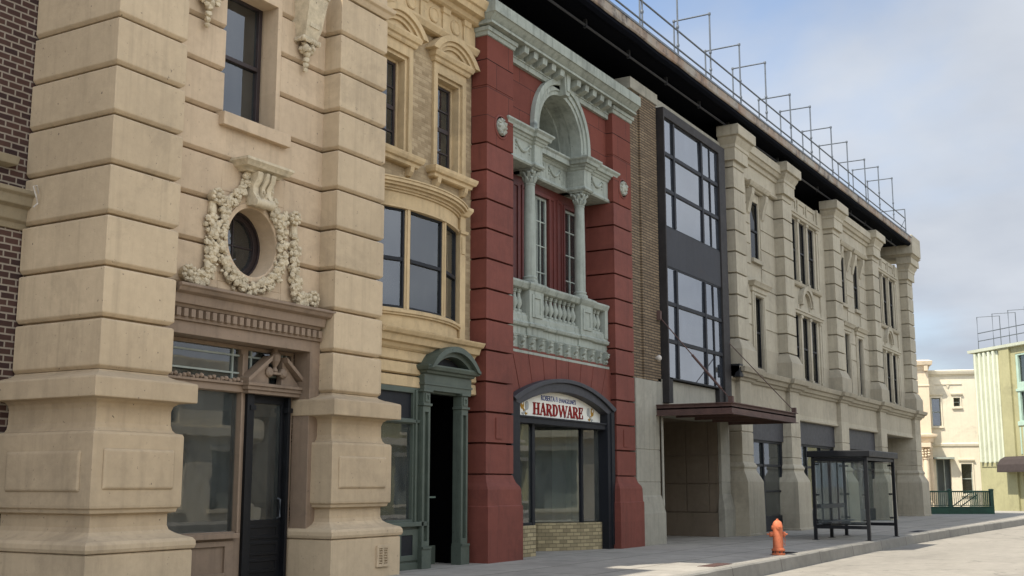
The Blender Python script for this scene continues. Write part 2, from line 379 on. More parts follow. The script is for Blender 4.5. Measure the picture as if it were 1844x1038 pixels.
# vent in the right plinth
v = MB().wall(16.28, 16.62, .16, .52, 12.19, 12.235, [(16.33, 16.43, .21, .47), (16.47, 16.57, .21, .47)])
for k in range(6): v.box(16.33, 16.57, 12.2, 12.235, .225 + k * .043, .245 + k * .043)
v.build('vent_grille', M['tan'], T, bevel=.006)
# wall between the piers
WX, OX, OZ = (12.93, 14.12, 7.32, 9.5), 13.68, 5.36
hs = [WX, (OX - .72, OX + .72, OZ - .72, OZ + .72), (13.5, 13.92, 5.9, 6.55)]
w = rust_wall(11.75, 15.4, 12.86, 13.2, [4.35] + ZT[2:12], [(WX[0], WX[1] + .1, WX[2], WX[3])] + hs[1:], g=.06, c=.05, gap=.016)
w.box(WX[1], WX[1] + .1, 12.858, 13.2, WX[2] - .1, WX[3] + .1)
w.wall(11.75, 15.4, 4.3, 10.9, 12.97, 13.5, [(WX[0] - .005, WX[1] + .005, WX[2] - .005, WX[3] + .005), (OX - .7, OX + .7, OZ - .7, OZ + .7)])
w.plate(OX - .72, OX + .72, OZ - .72, OZ + .72, lambda a: (OX, OZ) if a is None else (OX + .56 * math.cos(a), OZ + .56 * math.sin(a)), 12.862, 13.49)
wo = w.build('wall', M['tan_smooth'], T, bevel=.01)
# parapet: unseen heights shaped to let the sun patch onto the pavement
MB().stack([(10.5, 12.5, 12.5, 17, 10.14), (10.5, 12.5, 12.5, 17, 14)]).box(12.5, 16.7, 12.87, 17, 10.9, 11.3).build('sun_patch_parapet', M['tan'], T)
# upper window
wf = sash(T, 12.95, 14.1, 7.34, 9.55, 13.2, M['darkwood'], M['glassup'], fw=.085, rail=8.42, depth=.09)
MB().box(12.84, 14.4, 12.74, 13.2, 7.1, 7.315).build('window_sill', M['tan_smooth'], T, bevel=.012)
MB().box(13.0, 14.05, 13.42, 13.44, 8.7, 9.5).box(13.0, 13.3, 13.42, 13.44, 7.4, 8.7).build('blind', M['cream'], T)
# round window
oc = MB(); ring = lambda r: [(OX + r * math.cos(2 * pi * k / 40), OZ + r * math.sin(2 * pi * k / 40)) for k in range(40)]
oc.ring(ring(.565), ring(.45), 13.24, 13.32, True); oc.ring(ring(.585), ring(.53), 13.2, 13.26, True)
oc.box(OX - .013, OX + .013, 13.27, 13.3, OZ - .45, OZ + .45).box(OX - .45, OX + .45, 13.272, 13.298, OZ - .013, OZ + .013)
oo = oc.build('round_window', M['darkwood'], T, bevel=.006)
MB().ext(ring(.46), 13.29, 13.296, 'y').build('pane', M['glassup'], oo)
MB().ring(ring(.64), ring(.555), 12.84, 12.9, True).build('round_surround', M['tan_smooth'], T, bevel=.012)
# garlands of fruit and leaves
g = MB(); rr = random.Random(3)
def garland(pts, r, n):
    pts = [Vector(p) for p in pts]
    for s in range(n):
        t = s / (n - 1) * (len(pts) - 1); k = min(int(t), len(pts) - 2); p = pts[k].lerp(pts[k + 1], t - k)
        rad = r * 1.2 * (.8 + .35 * math.sin(pi * min(1, max(0, s / (n - 1)))))
        for q in range(5):
            a = rr.random() * 2 * pi; d = rad * rr.random() ** .5
            c = (p.x + d * math.cos(a), p.y - abs(math.sin(q * 1.3 + s)) * rad * .75, p.z + d * math.sin(a))
            g.blob(c, rr.uniform(.034, .064), rr, (1, .8, rr.uniform(.7, 1.2)), .35)
def rosette(x, z, y=12.8, r=.12):
    g.lathe([(r * .8, .08), (r * .95, .0), (r, -.04), (r * .7, -.07), (r * .45, -.05), (r * .35, -.1), (.01, -.12)], (x, y, z), 14, 'y')
    for k in range(9):
        a = 2 * pi * k / 9; g.blob((x + r * .8 * math.cos(a), y - .06, z + r * .8 * math.sin(a)), r * .34, rr)
gy = 12.84
def G(L): return [(x, gy, z) for x, z in L]
garland(G([(13.5, 6.45), (13.38, 6.2), (13.2, 6.0), (13.02, 5.83), (12.94, 5.6), (12.92, 5.3), (12.95, 5.05), (13.08, 4.83), (13.25, 4.7), (13.48, 4.62), (13.72, 4.6), (13.95, 4.68), (14.14, 4.83), (14.28, 5.05), (14.34, 5.3), (14.32, 5.58), (14.24, 5.8), (14.08, 5.98), (13.98, 6.2), (13.92, 6.4)]), .085, 96)
garland(G([(13.02, 5.83), (12.85, 5.95)]), .07, 5); garland(G([(14.22, 5.8), (14.42, 5.93)]), .07, 6)
for sx in (-1, 1):
    X = lambda d: OX + sx * d
    garland(G([(X(.97), 5.6), (X(.95), 5.25), (X(.96), 4.95), (X(1.0), 4.72), (X(1.12), 4.6), (X(1.3), 4.6)]), .09, 30)
    rosette(X(.9), 5.93); rosette(X(1.42), 4.64, r=.13)
    g.lathe([(.055, 0), (.07, .03), (.06, .18), (.075, .2)], (X(.94), 12.82, 5.63), 10)
g.build('garland', M['cast'], T, smooth=22)
# console above the round window
k = MB().prof(13.36, 14.06, 12.72, 12.95, [(6.46, .04), (6.5, .07), (6.52, .14), (6.58, .18), (6.6, .2), (6.64, .2), (6.66, .05)])
for u0, u1, o in ((13.5, 13.6, 0), (13.61, 13.66, .03), (13.675, 13.745, -.02), (13.76, 13.81, .03), (13.82, 13.92, 0)):
    pr = [(12.9, 5.95), (12.66 + o, 5.93), (12.62 + o, 5.98), (12.64 + o, 6.06), (12.7 + o, 6.14), (12.7 + o, 6.25), (12.62 + o, 6.36), (12.6 + o, 6.47), (12.9, 6.47)]
    k.ext(pr, u0, u1, 'x')
for j in range(9): k.blob((13.71, 12.665 - .05 * math.cos(j * .7), 6.08 + j * .042), .026, rr)
k.lathe([(.01, -.01), (.065, .0), (.085, .04), (.07, .1), (.085, .16), (.085, .24), (.07, .3), (.085, .36), (.07, .42)], (13.5, 12.66, 5.98), 12, 'x')
k.build('console', M['cast'], T, smooth=40)
# hanging corbels either side of the window
for cx in (12.42, 14.74):
    c = MB().stack([(cx - .16, cx + .16, 12.66, 12.95, 9.12), (cx - .2, cx + .2, 12.6, 12.95, 9.3), (cx - .24, cx + .24, 12.5, 12.95, 9.85), (cx - .26, cx + .26, 12.48, 12.95, 9.86), (cx - .26, cx + .26, 12.48, 12.95, 10.0)])
    c.box(cx - .12, cx + .12, 12.585, 12.7, 9.3, 9.72)
    for q in range(9): c.blob((cx - .2 + q * .05, 12.66, 9.08), .045, rr, (1, 1, 1.3))
    for q in range(6): c.blob((cx - .19, 12.68 + q * .04, 9.08), .04, rr, (1, 1, 1.3)); c.blob((cx + .19, 12.68 + q * .04, 9.08), .04, rr, (1, 1, 1.3))
    for q in range(14): c.blob((cx + rr.uniform(-.12, .12), 12.72 + rr.uniform(-.03, .08), 8.95 + rr.uniform(-.06, .08)), .06, rr)
    c.blob((cx, 12.75, 8.86), .08, rr); c.blob((cx, 12.76, 8.76), .065, rr); c.blob((cx, 12.77, 8.66), .06, rr); c.blob((cx, 12.78, 8.58), .05, rr)
    c.build('corbel', M['cast'], T, smooth=45)
# shop front between the piers: cornice, frieze, frame
e = MB().prof(11.9, 15.25, 12.76, 12.9, [(4.1, .0), (4.12, .03), (4.16, .05), (4.165, .1), (4.3, .12), (4.31, .15), (4.33, .2), (4.38, .23), (4.4, .26), (4.44, .26), (4.455, .05)], 0, .6)
for j in range(24): e.box(11.86 + j * .145, 11.86 + j * .145 + .085, 12.69, 12.78, 3.98, 4.1)
e.box(11.75, 15.38, 12.755, 12.9, 3.93, 4.1)
e.wall(11.75, 15.37, -.02, 3.93, 12.8, 13.15, [(11.6, 15.12, -.1, 3.74)])
eo = e.build('shop_cornice', M['taupe'], T, bevel=.006)
f = MB().wall(11.75, 15.12, .02, 3.74, 13.16, 13.28, [(11.7, 13.86, .82, 2.98), (11.7, 13.86, 3.16, 3.68), (14.02, 15.06, 3.16, 3.68), (14.02, 15.06, -.1, 3.02)])
f.box(11.75, 13.86, 13.05, 13.17, .72, .8).box(11.75, 13.9, 13.1, 13.17, 2.99, 3.1).box(11.75, 13.92, 13.06, 13.17, 3.1, 3.14)
f.box(13.86, 13.9, 13.12, 13.17, .8, 3.6)
f.wall(11.8, 13.8, .1, .68, 13.12, 13.17, [(12.0, 13.62, .2, .6)])
for j in range(24): f.blob((11.8 + j * .088, 13.1, 3.17 + .02 * math.sin(j * 2.1)), .045, rr)
f.build('shop_frame', M['taupe'], T, bevel=.006)
pd = MB()
px0, px1, pz = 13.88, 15.2, 3.12
pd.box(px0, px1, 13.0, 13.17, pz - .14, pz - .08).box(px0 - .04, px1 + .04, 12.97, 13.17, pz - .08, pz - .02).box(px0 - .06, px1 + .06, 12.94, 13.17, pz - .02, pz + .03)
mx = (px0 + px1) / 2
for s in (-1, 1):
    xa = mx + s * .72; xb = mx + s * .17
    pd.ext([(xa, pz + .03), (xa, pz + .1), (xb, pz + .5), (xb + s * .02, pz + .41)], 12.94, 13.16, 'y')
    pd.ext([(xa - s * .1, pz + .03), (xb, pz + .43), (xb, pz + .24), (xb - s * .02, pz + .03)], 13.04, 13.16, 'y')
    pd.lathe([(.05, 0), (.085, .03), (.085, .08), (.05, .11)], (xb, 12.98, pz + .23), 12, 'y')
pd.ext([(mx - .14, pz + .2), (mx + .14, pz + .2), (mx + .14, pz + .24), (mx - .14, pz + .24)], 13.0, 13.16, 'y')
pd.lathe([(.03, 0), (.06, .04), (.03, .1), (.085, .2), (.095, .3), (.05, .36), (.03, .42), (.045, .46), (.01, .52)], (mx, 13.06, pz + .22), 12)
pd.build('pediment', M['taupe'], T, bevel=.004)
tr = MB()
for a, bb in ((11.75, 13.87), (14.01, 15.07)):
    for z in (3.3, 3.58): tr.box(a, bb, 13.195, 13.222, z - .014, z + .014)
    for x in ((a + .1, bb - .16) if a < 13 else (a + .12, bb - .2, bb - .1)): tr.box(x - .014, x + .014, 13.194, 13.223, 3.16, 3.68)
to = tr.build('transom_leading', M['greypaint'], T)
MB().box(11.75, 13.9, 13.225, 13.231, 3.12, 3.7).box(14.0, 15.1, 13.225, 13.231, 3.12, 3.7).build('pane', M['glassshop'], to)
d = MB().wall(14.03, 15.05, .02, 3.0, 13.2, 13.26, [(14.2, 14.9, .98, 2.85)])
d.box(13.98, 14.14, 13.1, 13.2, .0, 3.0).box(14.96, 15.02, 13.1, 13.2, .0, 3.0)
d.box(14.04, 14.17, 13.08, 13.2, 2.72, 2.8).box(14.93, 15.05, 13.08, 13.2, 2.72, 2.8)
for z in (.15, .42, .68): d.wall(14.2, 14.9, z, z + .22, 13.185, 13.2, [(14.25, 14.85, z + .05, z + .17)])
do = d.build('door', M['black'], T, bevel=.006)
MB().box(14.19, 14.91, 13.235, 13.241, .97, 2.86).build('pane', M['glassshop'], do)
MB().tube([(14.87, 13.2, 1.0), (14.87, 13.14, 1.02), (14.87, 13.14, 1.3), (14.87, 13.2, 1.32)], .014, 8).build('handle', M['steel'], do)
MB().box(11.75, 13.87, 13.225, 13.231, .8, 2.99).build('shop_pane', M['glassshop'], T)
MB().wall(11.6, 15.4, 0, 4.3, 15.6, 15.7).box(11.6, 11.7, 13.55, 15.6, 0, 4.3).box(15.3, 15.4, 13.55, 15.6, 0, 4.3).box(11.7, 15.3, 13.55, 15.6, 4.2, 4.3).box(11.7, 15.3, 13.3, 15.6, -.04, .01).box(12.2, 13.2, 15.0, 15.55, .0, 2.2).build('shop_interior', M['dim'], T)
MB().box(11.7, 13.88, 13.29, 14.3, .6, .72).build('display_shelf', M['cream'], T)
MB().box(11.6, 15.4, 13.75, 13.9, 4.3, 10.8).box(11.5, 16.6, 16.9, 17, 0, 12).build('unlit_backing', M['dark'], T)
# ------------------------------------------------------------------ buff building
Y = thing('buff_building', (18.4, 12.9, 0), 'narrow buff brick building with a bowed window above a dark green doorway', 'building')
W1, W2 = 17.43, 19.37
hol = [(c - .47, c + .47, 7.86, 9.85) for c in (W1, W2)]
MB().wall(16.7, 20.3, 4.3, 10.75, 12.9, 13.3, hol + [(16.5, 19.7, 4.62, 6.75)]).build('wall', M['yellowbrick'], Y)
for c in (W1, W2):
    s = MB().wall(c - .6, c + .6, 7.86, 10.08, 12.84, 12.92, [(c - .468, c + .468, 7.8, 9.848)])
    s.wall(c - .47, c + .47, 7.8, 9.85, 12.9, 13.3, [(c - .4, c + .4, 7.8, 9.78)])
    so = s.build('window_surround', M['yellow'], Y, bevel=.008)
    sash(Y, c - .4, c + .4, 7.82, 9.78, 13.06, M['yellow'], M['glassup'], fw=.055, depth=.1)
    q = MB().wall(c - .35, c + .35, 7.86, 9.74, 13.09, 13.112, [(c - .29, c + .29, 7.92, 8.76), (c - .29, c + .29, 8.84, 9.68)]).box(c - .29, c + .29, 13.092, 13.11, 9.2, 9.225).box(c - .29, c + .29, 13.092, 13.11, 8.3, 8.325)
    q.build('sash_bar', M['darkwood'], Y)
    h = MB().prof(c - .62, c + .62, 12.82, 12.95, [(10.06, .02), (10.09, .04), (10.14, .05), (10.16, .09), (10.24, .12), (10.28, .12)])
    o1 = seg_arc(c - .88, c + .88, 10.26, 10.72); i1 = seg_arc(c - .7, c + .7, 10.26, 10.6); i2 = seg_arc(c - .58, c + .58, 10.26, 10.52)
    h.ring(o1, i1, 12.66, 12.95); h.ring(i1, i2, 12.71, 12.95); h.ring(i2, seg_arc(c - .46, c + .46, 10.26, 10.44), 12.76, 12.95)
    h.ext(seg_arc(c - .5, c + .5, 10.26, 10.48), 12.81, 12.95, 'y')
    h.build('window_hood', M['yellow'], Y, bevel=.006)
    l = MB().prof(c - .66, c + .66, 12.78, 12.95, [(7.6, .0), (7.62, .04), (7.68, .05), (7.7, .1), (7.76, .13), (7.82, .14), (7.855, .02)])
    for x in (c - .5, c + .5): l.ext([(12.95, 7.42), (12.82, 7.44), (12.76, 7.52), (12.74, 7.62), (12.95, 7.62)], x - .06, x + .06, 'x')
    l.build('window_sill', M['yellow'], Y, bevel=.006)
# frieze and top cornice
f = MB().box(16.7, 20.22, 12.78, 13.2, 10.75, 11.25)
f.prof(16.72, 20.2, 12.78, 13.0, [(10.58, .0), (10.6, .05), (10.66, .08), (10.7, .1), (10.75, .1)], 0, .6)
for k in range(5):
    x = 16.62 + k * .8; f.prof(x - .085, x + .085, 12.76, 13.0, [(10.75, .02), (11.12, .02), (11.14, .05), (11.25, .06)])
    cx = x + .4
    if cx < 20.2: f.lathe([(.17, .03), (.17, -.02), (.14, -.045), (.12, -.02), (.02, -.02)], (cx, 12.78, 10.98), 24, 'y')
f.prof(16.72, 20.2, 12.7, 13.2, [(11.25, .0), (11.28, .06), (11.36, .1), (11.38, .22), (11.5, .25), (11.52, .3), (11.66, .36), (11.7, .36), (11.72, .1)], 0, 0)
f.build('cornice', M['yellow'], Y, bevel=.006)
MB().box(16.7, 20.25, 13.2, 17, 10.75, 11.7).build('roof', M['dark'], Y)
# bow window
BC, BR, BY = 18.1, 3.436, 15.886
def arcpoly(r0, r1, a0, a1, n=18):
    P = lambda r, a: (BC + r * math.sin(math.radians(a)), BY - r * math.cos(math.radians(a)))
    aa = [a0 + (a1 - a0) * k / n for k in range(n + 1)]
    return [P(r1, a) for a in aa] + [P(r0, a) for a in reversed(aa)]
def bend(mb, z0, z1, rin, rout, a0=-29.6, a1=29.6, n=18): mb.ext(arcpoly(rin, rout, a0, a1, n), z0, z1, 'z')
w = MB()
for z0, z1, e in ((4.38, 4.62, .0), (4.62, 4.66, .05), (4.66, 4.71, .08), (4.71, 4.745, .03), (6.64, 6.68, .03), (6.68, 6.94, .0), (6.94, 6.98, .04), (6.98, 7.03, .08), (7.03, 7.08, .15), (7.08, 7.14, .2), (7.14, 7.17, .22)):
    bend(w, z0, z1, 2.95, BR + e)
for x in (17.48, 18.72):
    a = math.degrees(math.asin((x - BC) / BR)); bend(w, 4.745, 6.64, BR - .16, BR - .015, a - 1.1, a + 1.1, 3); bend(w, 4.745, 6.64, BR - .1, BR + .012, a - .5, a + .5, 2)
for a in (-28.6, 28.6): bend(w, 4.745, 6.64, BR - .16, BR - .005, a - 1.1, a + 1.1, 3)
w.box(19.66, 19.86, 12.76, 13.2, 4.38, 7.17).box(19.7, 19.82, 12.74, 12.8, 6.2, 6.55).prof(19.66, 19.86, 12.76, 13.2, [(6.6, .0), (6.62, .04), (6.68, .05), (6.69, 0)]).prof(19.66, 19.86, 12.76, 13.2, [(6.98, .0), (7.0, .05), (7.12, .12), (7.18, .12)])
w.build('bow_window', M['yellow'], Y, bevel=.005)
for x0, x1 in ((16.5, 17.48), (17.48, 18.72), (18.72, 19.7)):
    a0, a1 = [math.asin(max(-1, min(1, (x - BC) / BR))) for x in (x0, x1)]; am = (a0 + a1) / 2; hw = BR * math.sin((a1 - a0) / 2) - .055; rr0 = BR * math.cos((a1 - a0) / 2)
    cx, cy = BC + rr0 * math.sin(am), BY - rr0 * math.cos(am)
    sash(Y, cx - hw, cx + hw, 4.74, 6.66, cy + .03, M['bluedark'], M['glassup'], fw=.055, rail=5.68, depth=.07, rot=((cx, cy), am), name='bow_sash')
MB().box(17.55, 18.65, 13.05, 13.07, 6.05, 6.7).build('blind', M['cream'], Y)
MB().box(16.8, 17.45, 13.05, 13.07, 5.9, 6.7).build('blind', M['cream'], Y)
MB().box(19.0, 19.74, 13.4, 13.42, 8.9, 9.8).build('blind', M['cream'], Y)
MB().box(17.05, 17.8, 13.4, 13.42, 8.6, 9.8).build('blind', M['cream'], Y)
# cornice over the shop front and plain boards below it
c = MB().prof(16.72, 20.1, 12.72, 12.95, [(4.02, .0), (4.06, .05), (4.12, .08), (4.14, .16), (4.26, .2), (4.28, .26), (4.34, .3), (4.37, .31), (4.39, .12), (4.41, .1)], 0, 0)
for z in (3.33, 3.58, 3.82): c.ext([(12.76, z), (12.72, z + .02), (12.74, z + .21), (12.8, z + .235), (12.95, z + .235), (12.95, z)], 16.72, 20.24, 'x')
c.build('shop_cornice', M['yellow'], Y, bevel=.006)
# green shop window
s = MB().wall(16.7, 18.4, .0, 3.34, 12.72, 12.84, [(16.5, 18.02, .9, 2.66), (16.5, 18.02, 2.76, 3.24)])
s.box(16.7, 18.4, 12.62, 12.72, .78, .86).box(16.7, 18.3, 12.68, 12.72, 2.68, 2.74).wall(17.52, 18.2, .16, .72, 12.69, 12.72, [(17.66, 18.02, .26, .62)]).box(16.7, 18.5, 12.68, 12.72, .0, .12)
s.box(18.06, 18.1, 12.68, 12.72, .86, 3.3)
so = s.build('shop_frame', M['green'], Y, bevel=.006)
MB().box(16.7, 18.15, 12.785, 12.791, .88, 2.68).build('pane', M['glassshop'], so)
MB().box(16.7, 18.15, 12.78, 12.8, 2.75, 3.25).build('transom_panel', M['bluedark'], so)
MB().box(17.65, 18.03, 12.705, 12.715, .25, .63).build('dark_panel', M['bluedark'], so)
# pale folded sheet imitating bright reflections in the green shop window
cu = MB(); n = 60
pts = [(16.75 + 1.4 * k / n, 13.02 + .035 * math.sin(k * 1.1) + .02 * math.sin(k * .37)) for k in range(n + 1)]
cu.ext(pts + [(x, y + .012) for x, y in reversed(pts)], .9, 2.7, 'z'); cu.build('reflection_folds', M['cream'], Y)
# doorway with arched hood
d = MB()
def DX(m):
    m.v = [(v[0] - .45, v[1], v[2]) for v in m.v]; return m
for x0 in (18.62, 19.95):
    d.box(x0, x0 + .3, 12.59, 12.82, .0, .36).box(x0 + .01, x0 + .29, 12.57, 12.82, .36, .4)
    d.wall(x0 + .03, x0 + .27, .4, 3.0, 12.62, 12.82, [(x0 + .09, x0 + .21, .5, 2.9)]); d.box(x0 + .09, x0 + .21, 12.68, 12.82, .4, 3.0)
    for ya in (12.64, 12.73): d.box(x0 + .018, x0 + .03, ya, ya + .07, .5, 2.9)
    d.prof(x0 + .035, x0 + .265, 12.62, 12.82, [(3.0, .0), (3.02, .03), (3.06, .03), (3.065, .0), (3.27, .0), (3.28, .04), (3.32, .04)]); d.wall(x0 + .08, x0 + .22, 3.09, 3.25, 12.6, 12.63, [(x0 + .11, x0 + .19, 3.13, 3.21)])
d.box(18.68, 20.34, 12.62, 12.95, 3.32, 3.62).box(18.66, 20.36, 12.6, 12.95, 3.42, 3.46)
d.prof(18.74, 20.28, 12.62, 12.95, [(3.62, .0), (3.64, .06), (3.68, .08), (3.7, .14), (3.76, .17), (3.79, .17)])
o1, o2, o3 = seg_arc(18.62, 20.38, 3.72, 4.2), seg_arc(18.76, 20.24, 3.76, 4.09), seg_arc(18.9, 20.1, 3.78, 4.0)
d.ring(o1, o2, 12.4, 12.95); d.ring(o2, o3, 12.5, 12.95)
# inner jamb pilaster and panelled reveals
d.box(18.9, 20.05, 12.72, 12.9, 3.28, 3.4)
d.box(18.92, 19.96, 13.2, 13.24, .0, .36)
DX(d); do = d.build('door_surround', M['green'], Y, bevel=.006)
DX(MB().ext(seg_arc(18.92, 20.08, 3.78, 3.98), 12.7, 12.8, 'y')).build('fanlight', M['bluedark'], do)
DX(MB().wall(18.8, 20.42, -.02, 3.5, 12.96, 14.4, [(18.9, 20.3, -.1, 3.3)]).box(18.8, 20.42, 14.4, 14.5, -.02, 3.5).box(18.95, 19.96, 13.25, 14.4, -.02, .006)).build('dark_doorway', M['dark'], do)  # near-black faces put the doorway's deep shade into the colour
DX(MB().box(18.96, 19.95, 13.2, 13.23, 1.28, 1.31)).build('push_bar', M['greenlight'], do)
MB().wall(16.7, 20.25, 0, 4.3, 12.96, 13.0, [(16.7, 18.3, 0, 3.3), (18.3, 19.98, -.1, 3.5)]).build('lower_wall', M['yellowbrick'], Y)
MB().box(16.7, 18.4, 13.9, 14.05, 0, 4.3).box(18.3, 18.38, 13.0, 14, 0, 4).box(16.7, 20.2, 13.75, 13.9, 4.3, 10.7).box(16.7, 20.25, 16.9, 17, 0, 11.5).box(16.75, 18.55, 12.85, 13.6, 4.24, 4.3).build('unlit_backing', M['dark'], Y)
# ------------------------------------------------------------------ red building
M['redblock'] = brick('red_block_joints', '#6f3d32', '#683a31', '#432b26', 1.02, .62, .008, .3, .5)
B = thing('red_building', (23.9, 12.7, 0), 'oxblood red building with a pale arched niche, columns and balcony above the hardware shop', 'building')
PX = ((20.26, 21.36), (26.45, 27.55)); RC = 23.9
ZR = [1.74, 2.37, 3.0, 3.62, 4.27, 4.91, 5.55, 6.19, 6.83, 7.46, 8.09, 8.69]
for x0, x1 in PX:
    L = lambda e, z: (x0 - e, x1 + e, 12.5 - e, 13.45, z)
    s = MB().stack([L(.15, -.03), L(.15, 1.1), L(.13, 1.12), L(.12, 1.44), L(.1, 1.5), L(.04, 1.58), L(.01, 1.66), L(-.01, 1.73)] + rust_levels(x0, x1, 12.5, 13.45, ZR, g=.05, c=.006, gap=.017))
    s.box(x0 + .5 - .13, x0 + .5 + .13, 12.475, 12.52, 2.47, 2.9)
    po = s.build('pier', M['red'], B, bevel=.008)
    MB().box(x0, x1, 12.5, 13.45, 8.707, 9.95).box(x0, x1, 12.5, 13.45, 9.962, 10.52).box(x0, x1, 12.5, 13.45, 10.53, 11.1).box(x0 + .02, x1 - .02, 12.515, 13.4, 8.7, 11.1).build('upper_block', M['redblock'], po, bevel=.005)
    m = MB().lathe([(.27, .02), (.27, -.015), (.235, -.03), (.22, .0), (.2, .0)], ((x0 + x1) / 2 + .02, 12.5, 9.16), 24, 'y'); m2 = MB()
    cx = (x0 + x1) / 2 + .02
    m2.lathe([(.19, .02), (.19, -.03), (.15, -.05), (.1, -.07), (.04, -.11), (.01, -.115)], (cx, 12.5, 9.16), 18, 'y')
    for q in range(10):
        a = q * .628; m2.blob((cx + .14 * math.cos(a), 12.46, 9.16 + .15 * math.sin(a)), .05, rr)
    m2.blob((cx + .02, 12.41, 9.2), .06, rr); m2.blob((cx, 12.42, 9.12), .05, rr)
    mo = m.build('medallion', M['red'], B, smooth=40); m2.build('rosette', M['greyorn'], mo, smooth=45)
# wall with the arched opening
AC, AR = 9.71, 1.08; ax0, ax1 = 21.3, 26.5
an = sorted([pi * k / 40 for k in range(41)] + [math.atan2(11.0 - AC, ax1 - RC), math.atan2(11.0 - AC, ax0 - RC)])
def rectpt(a):
    dx, dz = math.cos(a), math.sin(a); t = min([((ax1 if dx > 0 else ax0) - RC) / dx if abs(dx) > 1e-6 else 99, (11.0 - AC) / dz if dz > 1e-6 else 99]); return (RC + dx * t, AC + dz * t)
w = MB().ring([rectpt(a) for a in an], [(RC + AR * math.cos(a), AC + AR * math.sin(a)) for a in an], 12.7, 12.96)
w.box(ax0, RC - AR, 12.7, 12.96, 8.9, AC).box(RC + AR, ax1, 12.7, 12.96, 8.9, AC)
w.build('wall', M['redblock'], B)
# niche
n = MB()
for r, y0, y1 in ((AR + .004, 12.962, 13.25), (AR - .07, 13.25, 13.95)):
    o = arc(RC, AC, r + .1, 0, 180, 32); i = arc(RC, AC, r, 0, 180, 32); n.ring(o, i, y0 + .0, y1)
    n.box(RC - r - .1, RC - r, y0, y1, 9.3, AC).box(RC + r, RC + r + .1, y0, y1, 9.3, AC)
n.ring(arc(RC, AC, AR + .1, 0, 180, 32), arc(RC, AC, .86, 0, 180, 32), 13.95, 14.05).box(RC - 1.2, RC - .86, 13.95, 14.05, 9.3, AC).box(RC + .86, RC + 1.2, 13.95, 14.05, 9.3, AC)
n.box(RC - 1.15, RC + 1.15, 12.9, 14.05, 9.3, 9.5)
no = n.build('niche', M['grey'], B, smooth=30)
aw = MB().ring(arc(RC, AC, .86, 0, 180, 32), arc(RC, AC, .78, 0, 180, 32), 13.98, 14.04)
for x in (-.4, 0, .4): aw.box(RC + x - .015, RC + x + .015, 13.99, 14.03, 9.5, AC + math.sqrt(.6 - x * x))
aw.box(RC - .8, RC + .8, 13.992, 14.028, AC - .02, AC + .02)
ao = aw.build('arched_window', M['greypaint'], B); MB().ext(arc(RC, AC, .84, 0, 180, 24) + [(RC - .84, 9.5), (RC + .84, 9.5)], 14.02, 14.026, 'y').build('pane', M['glassup'], ao)
a = MB()
for r0, r1, y in ((1.44, 1.3, 12.58), (1.3, 1.17, 12.62), (1.2, 1.07, 12.655)):
    a.ring(arc(RC, AC, r0, 0, 180, 40), arc(RC, AC, r1, 0, 180, 40), y, 12.964 if r1 < 1.1 else 12.75)
    for s in (-1, 1): a.box(*sorted((RC + s * r0, RC + s * r1)), y, 12.964 if r1 < 1.1 else 12.75, 9.4, AC)
a.build('arch_moulding', M['grey'], B, bevel=.008, smooth=30)
kx = MB().ext([(RC - .1, AC + 1.05), (RC + .1, AC + 1.05), (RC + .17, 11.32), (RC - .17, 11.32)], 12.46, 12.75, 'y').ext([(RC - .06, AC + 1.15), (RC + .06, AC + 1.15), (RC + .11, 11.3), (RC - .11, 11.3)], 12.43, 12.5, 'y')
kx.build('keystone', M['grey'], B, bevel=.012)
# main cornice
c = MB()
for x0, x1 in PX: c.prof(x0, x1, 12.5, 13.2, [(11.06, .0), (11.07, .03), (11.15, .05), (11.155, .08), (11.24, .09), (11.25, .0), (11.29, .0)])
c.box(21.36, 26.45, 12.62, 13, 10.9, 11.02).box(21.36, 26.45, 12.6, 13, 11.02, 11.06).box(21.3, 26.5, 12.64, 13, 11.05, 11.3)
for k in range(11):
    x = 21.75 + k * .43
    if abs(x - RC) < .2: continue
    c.ext([(12.66, 11.03), (12.5, 11.07), (12.38, 11.12), (12.36, 11.27), (12.66, 11.27)], x - .1, x + .1, 'x')
c.prof(20.22, 27.55, 12.5, 13.3, [(11.27, .02), (11.275, .2), (11.33, .2), (11.34, .15), (11.36, .17), (11.42, .24), (11.48, .3), (11.485, .33), (11.74, .33), (11.76, .28), (11.78, .0)], .5, 0)
c.build('cornice', M['grey'], B, bevel=.01)
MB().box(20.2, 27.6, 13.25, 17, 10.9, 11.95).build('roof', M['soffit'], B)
MB().box(20.2, 27.6, 12.95, 13.25, 11.6, 12.02).build('roof_beam', M['awning'], B)
# entablature over the columns
e = MB()
def entab(x0, x1, yf, mb):
    mb.prof(x0, x1, yf, 13.35, [(8.68, .02), (8.72, .05), (8.76, .03), (8.8, .0), (9.2, .0), (9.22, .03), (9.27, .05), (9.28, .08), (9.33, .1), (9.34, .15), (9.41, .17), (9.46, .22), (9.5, .22), (9.52, .05)])
entab(21.3, 22.5, 12.66, e); entab(22.46, 22.84, 12.58, e); entab(22.6, 25.2, 13.08, e); entab(24.96, 25.34, 12.58, e); entab(25.3, 26.55, 12.66, e)
for x0, x1, yf in ((21.75, 22.35, 12.66), (23.2, 23.75, 13.08), (24.05, 24.6, 13.08), (25.5, 26.1, 12.66)):
    pts = [(x0 + (x1 - x0) * k / 10, yf - .01, 9.12 - .16 * math.sin(pi * k / 10)) for k in range(11)]; e.tube(pts, [.02 + .022 * math.sin(pi * k / 10) for k in range(11)], 8)
    for x in (x0, x1): e.blob((x, yf - .02, 9.12), .045, rr); e.blob((x, yf - .01, 9.03), .03, rr); e.blob((x, yf - .01, 8.95), .025, rr)
e.build('entablature', M['grey'], B, bevel=.006)
